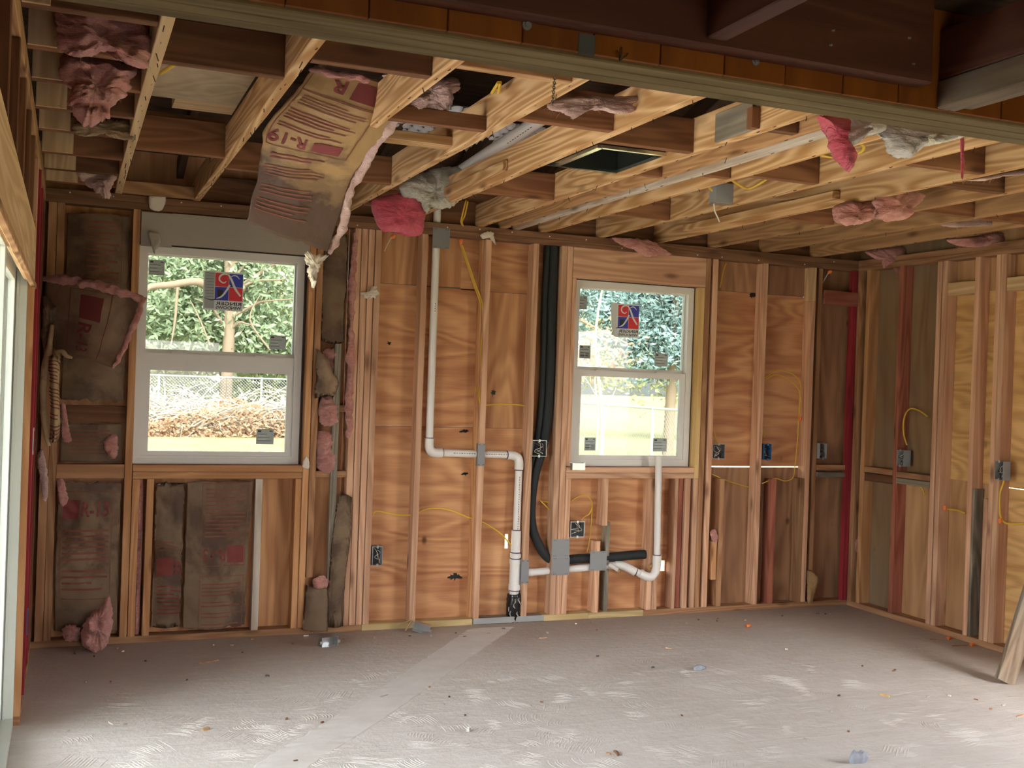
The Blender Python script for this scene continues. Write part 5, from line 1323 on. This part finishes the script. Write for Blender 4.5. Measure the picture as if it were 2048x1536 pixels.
cable('yellow cable arcing through the bay to an orange cap right of the second window', [[(4.475,0.04,1.6),(4.552,0.04,1.652),(4.635,0.04,1.655),(4.721,0.04,1.623),(4.77,0.04,1.568),(4.766,0.04,1.455),(4.763,0.04,1.332),(4.762,0.04,1.173),(4.748,0.04,0.997),(4.735,0.04,0.909),(4.668,0.04,0.885),(4.584,0.04,0.902),(4.478,0.04,0.867)], [(4.469,0.03,1.586),(4.538,0.03,1.623),(4.63,0.03,1.613),(4.725,0.03,1.553),(4.762,0.03,1.49),(4.759,0.03,1.35)]], .004, [(4.765,0.03,1.322)])
cable('yellow cable sagging low from the broken stud right of the second window', [[(4.077,0.05,0.932),(4.182,0.05,0.891),(4.284,0.05,0.863),(4.379,0.05,0.842)]], .004)
cable('yellow cable dropping from the top plate right of the second window', [[(4.129,0.05,2.374),(4.107,0.05,2.308),(4.088,0.05,2.204)], [(4.081,0.05,1.226),(4.099,0.05,1.171),(4.12,0.05,1.148)], [(4.477,0.05,1.246),(4.49,0.05,1.218),(4.483,0.05,1.19)]], .0045)
cable('looped yellow cable over the grey side wall box', [[(5.24,-0.694,1.38),(5.24,-0.623,1.414),(5.24,-0.539,1.427),(5.24,-0.493,1.395),(5.24,-0.472,1.33),(5.24,-0.481,1.246),(5.24,-0.513,1.18)], [(5.24,-0.648,0.918),(5.24,-0.677,0.894),(5.24,-0.697,0.863)]], .0055)
cable('yellow cable below the outermost grey side wall box with an orange cap', [[(5.22,-1.373,1.058),(5.22,-1.36,1.003),(5.22,-1.34,0.949),(5.22,-1.34,0.874),(5.22,-1.354,0.8),(5.22,-1.394,0.772),(5.22,-1.461,0.775),(5.22,-1.57,0.796)]], .0065, [(5.2,-1.363,0.781)])
cable('short yellow cable end bridging two side wall studs', [[(5.23,-0.889,0.795),(5.23,-0.953,0.799),(5.23,-1.016,0.798),(5.23,-1.063,0.788)]], .006, [(5.2,-0.915,0.805)])
cable('yellow cable looping below a joist near the grey ceiling box', [[(2.839,-1.963,2.5),(2.938,-1.875,2.5),(3.027,-1.805,2.5),(3.051,-1.821,2.5),(3.023,-1.93,2.5),(2.981,-2.054,2.5)], [(2.875,-1.722,2.5),(2.932,-1.66,2.5)]], .006)
cable('yellow cable beside the first joist above the lower pink tuft', [[(0.254,-2.454,2.52),(0.27,-2.517,2.52),(0.288,-2.592,2.52)]], .007)
cable('yellow cable curl behind the hanging red and white insulation', [[(2.856,-2.606,2.5),(2.924,-2.6,2.5),(2.954,-2.642,2.5),(2.961,-2.727,2.5),(2.907,-2.816,2.5),(2.862,-2.853,2.5)]], .006)
cable('two yellow cables on the blocking near the middle of the ceiling', [[(1.387,-2.629,2.56),(1.372,-2.698,2.56),(1.357,-2.771,2.56)], [(1.408,-2.641,2.56),(1.363,-2.775,2.56)]], .006)
tails = cable('cut pale cable tails beside the metal box on the bottom plate', [[(1.954,-0.03,0.06),(1.92,-0.03,0.047),(1.868,-0.03,0.032)], [(1.951,-0.05,0.062),(1.928,-0.05,0.021),(1.898,-0.05,-0.014)], [(1.951,-0.03,0.061),(1.977,-0.03,0.044),(1.996,-0.03,0.034)]], .0045)
for c_ in tails.children: c_.data.materials[0] = M['shred']
for i, (p, lab) in enumerate((((1.77,0.02,2.359), 'orange cap on a single wire under the red film bag'), ((4.976,0.03,2.37), 'orange cap hanging above the reddish block near the far corner'))):
    t = thing('wire_nut', lab, 'wire nut'); p = Vector(p)
    mb = MB(); mb.tube([p + Vector((-.010, 0, -.008)), p, p + Vector((.012, -.004, .010))], [.008, .014, .011], 9, res=2); mb.obj('cap', M['orangeplastic'], t)
    mb = MB(); mb.tube([p + Vector((-.008, 0, -.006)), p + Vector((-.03, .01, -.05)), p + Vector((-.045, .02, -.09))], .002, 5, res=3); mb.obj('wire', M['whitewire'], t)
for (u, lab, tail) in (((4.068,-0.454,0.01), 'lone orange cap lying on the open concrete floor', 0), ((5.135,-1.065,0.012), 'orange cap with a brown stick beside the side wall plate', 1), ((5.148,-1.24,0.012), 'orange cap with a thin stick nearest the leaning board', 1)):
    t = thing('wire_nut', lab, 'wire nut'); p = Vector(u)
    mb = MB(); mb.tube([p + Vector((-.016, 0, -.002)), p, p + Vector((.016, .004, 0))], [.010, .0115, .0085], 9, res=2); mb.obj('cap', M['orangeplastic'], t)
    if tail:
        mb = MB(); mb.tube([p + Vector((-.012, 0, -.004)), p + Vector((-.06, .02, -.007)), p + Vector((-.13, .03, -.008))], .0035, 5, res=3); mb.obj('stick', M['studold'], t)

# ---------------------------------------------------------------- attic odds and ends
ch = thing('chain', 'rusty steel chain hanging down from the treated beam', 'chain')
a = Vector((1.078,-3.9,2.271)); b = Vector((1.074,-3.9,2.197)); n = 13
for k in range(n):
    p = a.lerp(b, (k + .5) / n); mb = MB(); h = (a - b).length / n * .72; pts = []
    for q in range(11):
        g = 2 * PI * q / 10; u, v = .0035 * math.cos(g), h * math.sin(g)
        pts.append(p + (Vector((u, 0, v)) if k % 2 else Vector((u * .35, u, v))))
    mb.tube(pts, .0011, 5); mb.obj('chain_link', M['chain'], ch)
mb = MB(); mb.tube([a, a + (a - b) * 1.2], .002, 5); mb.obj('hook_wire', M['chain'], ch)
du = thing('duct_boot', 'dark metal duct boot with a bright rim between the middle joists', 'duct')
x0, x1, y0, y1 = 2.0, 2.300, -2.30, -1.86
mb = MB()
for (a, b, c, d) in ((x0, x0 + .003, y0, y1), (x1 - .003, x1, y0, y1), (x0, x1, y0, y0 + .003), (x0, x1, y1 - .003, y1)): mb.box(a, b, c, d, 2.50, 2.68)
mb.box(x0, x1, y0, y1, 2.68, 2.684); mb.box(x0 - .10, x0, y0, y1, 2.62, 2.624)
mb.obj('boot_body', M['duct'], du)
for (a, b, c, d) in ((x0 - .02, x0 + .006, y0, y1), (x1 - .006, x1, y0 + .02, y1), (x0, x1, y0 - .008, y0 + .010), (x0 - .08, x1, y1 - .006, y1 + .014)):
    mb = MB(); mb.box(a, b, c, d, 2.488, 2.502); mb.obj('rim_flange', M['ductrim'] if a != x0 - .08 else M['duct'], du)
for lab, X0, X1, Y0, Y1, zz, nx, ny in (('left dimpled white roof vent baffle seen between joists', 1.45, 1.83, -1.25, -.35, 2.86, 6, 10), ('middle dimpled white roof vent baffle beside the slanted vent pipe', 1.90, 2.30, -1.05, .05, 2.86, 7, 12)):
    t = thing('vent_baffle', lab, 'vent baffle'); mb = MB(); mb.box(X0, X1, Y0, Y1, zz, zz + .004); mb.obj('baffle_sheet', M['duct'], t); mb = MB()
    cw, cd = (X1 - X0) / nx, (Y1 - Y0) / ny
    for i in range(nx):
        for j in range(ny):
            cx, cy = X0 + cw * (i + .5), Y0 + cd * (j + .5); vs = []; fs = []
            for q in range(4):
                rr = (.46, .40, .28, .12)[q]; hz = (0, .014, .024, .028)[q]
                vs += [(cx + cw * rr * math.cos(g), cy + cd * rr * math.sin(g), zz - hz) for g in [2 * PI * c / 10 for c in range(10)]]
            for q in range(3):
                for c in range(10): fs.append((q*10+c, (q+1)*10+c, (q+1)*10+(c+1)%10, q*10+(c+1)%10))
            fs.append(tuple(30 + c for c in range(10))); mb.add(vs, fs, True)
    mb.obj('dimples', M['baffle'], t, 'stuff')
def scrap(name, label, cat, x0, x1, y0, y1, z0, z1, m, axis=None, rot=0.0):
    o = lumber(name, x0, x1, y0, y1, z0, z1, M[m], None, axis); o.rotation_euler.rotate_axis('Z', rot) if rot else None
    tag(o, label, cat); return o
scrap('plywood_sheet', 'curved grey plywood sheet lying across the joists behind the first joist', 'plywood', .20, .605, -2.75, -1.72, 2.612, 2.626, 'plyG', 'Y')
scrap('board_scrap', 'pale strand board block on the ledge between the first two joists', 'board', .36, .605, -1.715, -1.55, 2.612, 2.67, 'pale', 'X')
scrap('foam_board', 'white printed board scrap lying over the joists near the side wall', 'board', 3.60, 3.97, -2.42, -2.16, 2.606, 2.622, 'board', 'X')
scrap('board_scrap', 'pale plank standing in the attic between the third and fourth joists', 'board', 1.06, 1.43, -2.00, -1.955, 2.61, 2.66, 'joist', 'X')

# leaning board at the right
lb = slantboard('leaning_board', (4.66, -1.955, .006), (5.06, -1.86, .78), .105, .035, M['rustic'], None, (-.25, -1, .1))
tag(lb, 'weathered two by four leaning against the side wall at the right edge', 'board')

# ---------------------------------------------------------------- litter on the slab
def chip(p, l, w, h, ang, mat, lab, group, name='wood_chip', cat='debris'):
    mb = MB(); n = 5; pts = []
    for k in range(n):
        t = k / (n - 1) - .5
        pts.append((l * t, w * .5 * (1 - .5 * abs(t)) , h * (1 if k % 2 else .8)))
    vs = []; fs = []
    bend = rnd.uniform(-.15, .15) * l
    for (a, b, c) in pts:
        y = bend * (1 - (2 * a / l) ** 2)
        vs += [(a, y - b, 0), (a, y + b, 0), (a, y + b * .7, c), (a, y - b * .7, c)]
    for k in range(n - 1):
        for q in range(4): fs.append((k*4+q, k*4+(q+1)%4, (k+1)*4+(q+1)%4, (k+1)*4+q))
    fs += [(3, 2, 1, 0), tuple((n-1)*4 + q for q in range(4))]
    mb.add(vs, fs); o = mb.obj(name, mat); o.location = (p[0], p[1], .0005 if len(p) < 3 else p[2]); o.rotation_euler = (0, 0, ang)
    return tag(o, lab, cat, group)
named = (((0.718,-0.499,0), .11, .006, .006, .35, 'studold', 'dark curved stick on the slab in front of the first window'), ((1.315,-0.049,0), .03, .010, .006, .05, 'paper', 'white paper sliver beside the first metal box on the floor'),
    ((0.209,-1.408,0), .05, .006, .004, 1.9, 'paper', 'thin white straw near the sliding door'), ((0.58,-1.609,0), .03, .016, .012, .4, 'kraftlight', 'tan crumb on the slab below the first window'),
    ((1.43,-1.331,0), .05, .010, .006, .5, 'concrete_chip', 'grey flake on the filled trench'), ((1.647,-1.922,0), .028, .018, .016, .9, 'whitefluff', 'white curl lying right of the trench'),
    ((2.651,-0.419,0), .05, .007, .005, -.05, 'pale', 'pale peg below the tarred coupling'), ((3.266,-0.83,0), .035, .009, .006, -.8, 'pale', 'pale peg below the standpipe'),
    ((4.253,-1.577,0), .055, .014, .004, .6, 'studold', 'brown flat chip in front of the corner'), ((3.849,-1.971,0), .05, .012, .010, -1.1, 'yellow', 'yellow wood peg right of centre on the slab'),
    ((2.131,-2.364,-0), .05, .012, .010, 1.4, 'plate', 'brown bent clip near the bottom of the slab'), ((2.96,-1.193,0), .02, .010, .008, .3, 'boxdark', 'black crumb on the slab in front of the second window'),
    ((4.269,-2.426,0), .06, .006, .005, .2, 'studold', 'dark twig below the leaning board'), ((3.618,-1.909,0), .016, .010, .008, .2, 'boxdark', 'dark crumb left of the yellow peg'))
for (p, l, w, h, a, m, lab) in named: chip(p, l, w, h, a, M[m], lab, None, 'stick' if w < .008 else 'wood_chip')
for (p, s, lab) in (((3.192,-1.287,0.006), .018, 'blue grey crumple of paper in the middle of the slab'), ((3.058,-2.737,0.008), .022, 'blue grey crumple of paper at the bottom right of the slab')):
    q = Vector(p)
    lump('crumpled_paper', lab, [q + Vector((s * 2.1 * math.cos(g) * (1 + .25 * math.sin(5 * g)), s * .9 * math.sin(g), .006 + .010 * abs(math.sin(g)))) for g in [2 * PI * k / 10 for k in range(10)]], .012, M['bluepaper'], 50, .006, 6, 50, 'paper scrap', amp=.02)
r2 = random.Random(21)
cr = 'small crumb of debris out on the open concrete slab'
for k in range(70):
    if k < 34: x, y = r2.uniform(-.05, 5.0), r2.uniform(-.32, -.06)
    else: x, y = r2.uniform(-.05, 4.6), r2.uniform(-2.6, -.35)
    chip((x, y), r2.uniform(.008, .022), r2.uniform(.006, .012), r2.uniform(.004, .009), r2.uniform(0, 6), M[r2.choice(('concrete_chip', 'concrete_chip', 'plate', 'boxdark', 'paper', 'studold'))], *((cr, 'crumbs on the slab') if k >= 34 else ('small crumb of debris lying along the foot of the back wall', 'crumbs along the back wall')), 'debris_crumb')

# ---------------------------------------------------------------- outside, seen through the glass
gr = struct('ground', 'dry yellowish lawn outside beyond the back wall', 'lawn')
mb = MB(); mb.add([(-60, .20, -.12), (90, .20, -.12), (90, 120, .1), (-60, 120, .1), (-60, -40, -.14), (90, -40, -.14), (-60, -9.02, -.13), (90, -9.02, -.13)], [(0, 1, 2, 3), (4, 5, 7, 6)])
mb.add([(-60, -9.1, -.13), (-4.02, -9.1, -.13), (-4.02, .3, -.13), (-60, .3, -.13), (5.36, -9.1, -.13), (90, -9.1, -.13), (90, .3, -.13), (5.36, .3, -.13)], [(0, 1, 2, 3), (4, 5, 6, 7)])
mb.obj('lawn', M['lawn'], gr)
mb = MB(); mb.box(-4.6, -.27, -4.70, -.3, -.12, -.02); mb.obj('added_bounce_slab', M['patch'], gr)  # pale slab added beside the left door to bounce sunlight onto the joists
mb = MB(); r2 = random.Random(3)
for k in range(5000):
    x, y = r2.uniform(0, 11), r2.uniform(12, 24); h = r2.uniform(.03, .09); g = r2.uniform(0, PI); w = .012
    mb.add([(x - w * math.cos(g), y - w * math.sin(g), -.12), (x + w * math.cos(g), y + w * math.sin(g), -.12), (x + r2.uniform(-.04, .04), y + r2.uniform(-.04, .04), h - .12)], [(0, 1, 2)])
mb.obj('grass_blades', M['lawn'], gr, 'stuff')

def tree(label, base, h, tr, blobs, leaf, nleaf, ls, branches, seed, name='tree', bark='bark'):
    t = thing(name, label, 'tree'); r2 = random.Random(seed); b = Vector(base); h = h + b.z + .12; b.z = -.12
    mb = MB(); mb.tube([b, b + Vector((.05, 0, h * .3)), b + Vector((-.05, .1, h * .6)), b + Vector((.1, 0, h * .9))], [tr * 1.2, tr, tr * .8, tr * .4], 9, res=4); mb.obj('trunk', M[bark], t)
    mb = MB()
    for pts, r0 in branches: mb.tube(pts, [r0, r0 * .8, r0 * .4], 6, res=5)
    for k in range(0 if name == 'sapling' else 22):
        p = b + Vector((0, 0, h * r2.uniform(.25, .9))); d = Vector((r2.uniform(-1, 1), r2.uniform(-1, 1), r2.uniform(-.2, .8))) * r2.uniform(.8, 2.2)
        mb.tube([p, p + d * .4 + Vector((0, 0, .2)), p + d * .7 + Vector((r2.uniform(-.3, .3), 0, .1)), p + d], [.05, .03, .012], 5, res=3)
    mb.obj('branches', M[bark], t)
    mb = MB()
    for k in range(nleaf):
        c, rad = r2.choice(blobs); q = Vector((r2.gauss(0, 1), r2.gauss(0, 1), r2.gauss(0, 1))).normalized() * (r2.random() ** .4)
        cl = Vector((mn.noise(q * 3 + Vector((seed, 0, 0))), mn.noise(q * 3 + Vector((0, seed, 0))), mn.noise(q * 3))) * .5
        p = Vector(c) + Vector(((q.x + cl.x) * rad[0], (q.y + cl.y) * rad[1], (q.z + cl.z) * rad[2]))
        a = Vector((r2.uniform(-1, 1), r2.uniform(-1, 1), r2.uniform(-1, 1))).normalized(); e = a.orthogonal().normalized(); s = ls * r2.uniform(.6, 1.4)
        mb.add([p - a * s, p + e * s * .45, p + a * s, p - e * s * .45], [(0, 1, 2, 3)])
    mb.obj('foliage', M[leaf], t, 'stuff')
    return t
tree('bare limbed tree with pale trunk and green leaves behind the first window', (4.028,25,1.613), 9, .16, [((3.213,26,4.072), (2.6, 1.6, 1.8)), ((5.054,26,3.614), (2.6, 1.6, 2.0)), ((2.439,26,2.751), (2.2, 1.4, 1.2)), ((5.677,26,2.332), (2.0, 1.4, 1.0)), ((4.02,26,4.845), (4.2, 1.6, 1.3))], 'leaf', 15000, .10,
     [([(3.802,25,3.483),(3.197,24.5,3.895),(2.38,24,3.74),(1.733,23.6,3.541),(1.443,23.4,2.739)], .13), ([(2.573,24,3.686),(2.538,24,2.821),(2.458,24,2.153)], .045), ([(4.001,25,3.634),(4.603,25,4.093),(5.419,25,4.715)], .09), ([(4.603,25,4.093),(4.219,25,3.228),(4.522,25,2.403)], .035), ([(5.059,24,2.133),(4.493,24,2.925),(4.737,24,3.62)], .03), ([(3.46,24,2.198),(3.178,24,2.855),(2.903,24,3.374)], .03)], 5)
tree('dense evergreen filling the view behind the first window', (3.092,31,1.649), 11, .2, [((2.336,31,3.403), (3.6, 2, 3.6)), ((4.23,31,3.18), (3.8, 2, 3.2)), ((6.035,31,2.94), (3.2, 2, 2.4)), ((7.23,31,2.488), (2.4, 1.8, 1.8))], 'leafyellow', 14000, .15, [], 9)
tree('blue green evergreen behind the upper sash of the second window', (11.236,13,1.8), 8, .10, [((9.601,13,3.266), (1.5, 1.0, .9)), ((11.004,13.5,3.074), (1.5, 1.0, 1.2)), ((11.541,13,2.878), (1.2, 1, 1.3)), ((11.102,13,2.249), (1.3, 1, .7)), ((10.548,14,3.696), (2.4, 1, 1.0))], 'leafblue', 15000, .065,
     [([(8.712,12,2.689),(9.131,12,2.524),(9.772,12,2.273)], .03)], 14)
tree('sunlit yellow green tree far behind the second window', (17.485,22,1.968), 9, .14, [((16.226,22,3.473), (3, 1.5, 2.6)), ((14.6,23,3.127), (2.6, 1.5, 2.0)), ((17.805,22,2.656), (2, 1.5, 2.0))], 'leafyellow', 12000, .09, [], 22)
tree('slender bare sapling seen through the lower sash of the second window', (6.674,7,0.54), 3.2, .025, [((6.656,7,1.98), (.6, .4, .5))], 'leafbrown', 260, .05, [([(6.656,7,0.622),(6.657,7,1.165),(6.596,7,1.57),(6.653,7,2.047)], .016), ([(6.766,7,1.099),(6.849,7,1.306),(6.919,7,1.478)], .010), ([(6.652,7,1.301),(6.524,7,1.5),(6.406,7,1.632)], .008)], 31, 'sapling', 'barepale')
bp = thing('brush_pile', 'brown heap of dry branches and leaves on the lawn', 'brush pile'); mb = MB(); r2 = random.Random(17)
c0 = Vector((2.657,13,1.021)); 
for k in range(620):
    p = Vector((r2.uniform(1.4, 6.4), r2.uniform(20.6, 23.6), r2.uniform(-.12, .62) * (1 if r2.random() < .8 else 1.25))); a = r2.uniform(0, 2 * PI); L2 = r2.uniform(.5, 1.8)
    d = Vector((math.cos(a), math.sin(a) * .5, r2.uniform(-.35, .5))) * L2; q = p + d * .5 + Vector((0, 0, r2.uniform(0, .2)))
    mb.tube([p, q, p + d + Vector((0, 0, -.05))], [.022, .014, .006], 4, res=2, caps=False)
mb.obj('dry_branches', M['barepale'], bp, 'stuff')
mb = MB()
for k in range(18000):
    p = Vector((r2.uniform(0.2, 7.4), r2.uniform(20.4, 24.0), 0)); p.z = -.12 + 0.95 * r2.random() ** 1.5 * max(.25, 1 - abs(p.x - 3.9) / 3.6)
    a = Vector((r2.uniform(-1, 1), r2.uniform(-1, 1), r2.uniform(-1, 1))).normalized(); e = a.orthogonal().normalized(); s = r2.uniform(.03, .065)
    mb.add([p - a * s, p + e * s * .6, p + a * s, p - e * s * .6], [(0, 1, 2, 3)])
mb.obj('dry_leaves', M['leafbrown'], bp, 'stuff')
def fence(label, a, b, h, n):
    t = thing('chain_link_fence', label, 'fence'); a, b = Vector(a), Vector(b)
    for k in range(n + 1):
        p = a.lerp(b, k / n); mb = MB(); mb.tube([p, p + Vector((0, 0, h + .03))], .03, 8); mb.obj('fence_post', M['fence'], t)
    mb = MB(); mb.tube([a + Vector((0, 0, h)), b + Vector((0, 0, h))], .024, 8); mb.obj('top_rail', M['fence'], t)
    mb = MB(); L2 = (b - a).length; d = (b - a).normalized(); s = .085; m = int(L2 / s); k = -int(h / s)
    while k < m:
        for sg in (1, -1):
            t0 = k * s if sg > 0 else (k * s + h); t1 = t0 + sg * h; z0, z1 = 0.03, h - .02
            c0_, c1_ = sorted((t0, t1))
            if c0_ >= 0 and c1_ <= L2: mb.tube([a + d * t0 + Vector((0, 0, z0)), a + d * t1 + Vector((0, 0, z1))], .0035, 3, False, caps=False)
        k += 1
    mb.obj('wire_mesh', M['fence'], t, 'stuff')
fence('chain link fence crossing behind the brush pile outside the first window', (-.5, 24.7, -.10), (10.4, 24.4, -.10), 1.44, 4)
fence('nearer chain link fence running obliquely outside the second window', (9.377,14.117,-0.12), (9.353,8.389,-0.12), 1.25, 3)
hb = thing('neighbour_house', 'pale neighbouring house wall far behind the trees', 'house')
mb = MB(); mb.box(1.5, 10.5, 40, 46, -.1, 3.4); mb.obj('wall', M['housewall'], hb)
mb = MB(); mb.add([(1.1, 39.6, 3.4), (10.9, 39.6, 3.4), (10.9, 46.4, 3.4), (1.1, 46.4, 3.4), (1.1, 43, 5.2), (10.9, 43, 5.2)], [(0, 1, 5, 4), (3, 4, 5, 2), (0, 4, 3), (1, 2, 5), (0, 3, 2, 1)]); mb.obj('roof', M['houseroof'], hb)
for x in (3.0, 7.0):
    mb = MB(); mb.box(x, x + 1.1, 39.95, 40.0, 1.2, 2.4); mb.obj('window', M['boxdark'], hb)

# ---------------------------------------------------------------- put each Empty at its thing's base
bpy.context.view_layer.update()
for o in list(COL.objects):
    if o.type == 'EMPTY' and o.parent is None and 'placed' not in o:
        pts = []
        stack = list(o.children)
        while stack:
            c = stack.pop(); stack += list(c.children)
            if c.type == 'MESH':
                mw = c.matrix_world
                pts += [mw @ Vector(q) for q in c.bound_box]
        lo = Vector((min(p.x for p in pts), min(p.y for p in pts), min(p.z for p in pts))); hi = Vector((max(p.x for p in pts), max(p.y for p in pts), max(p.z for p in pts)))
        base = Vector(((lo.x + hi.x) / 2, (lo.y + hi.y) / 2, lo.z))
        o.location = base
        for c in o.children: c.matrix_parent_inverse = Matrix.Translation(-base) @ c.matrix_parent_inverse
for o in COL.objects:
    if 'placed' in o: del o['placed']
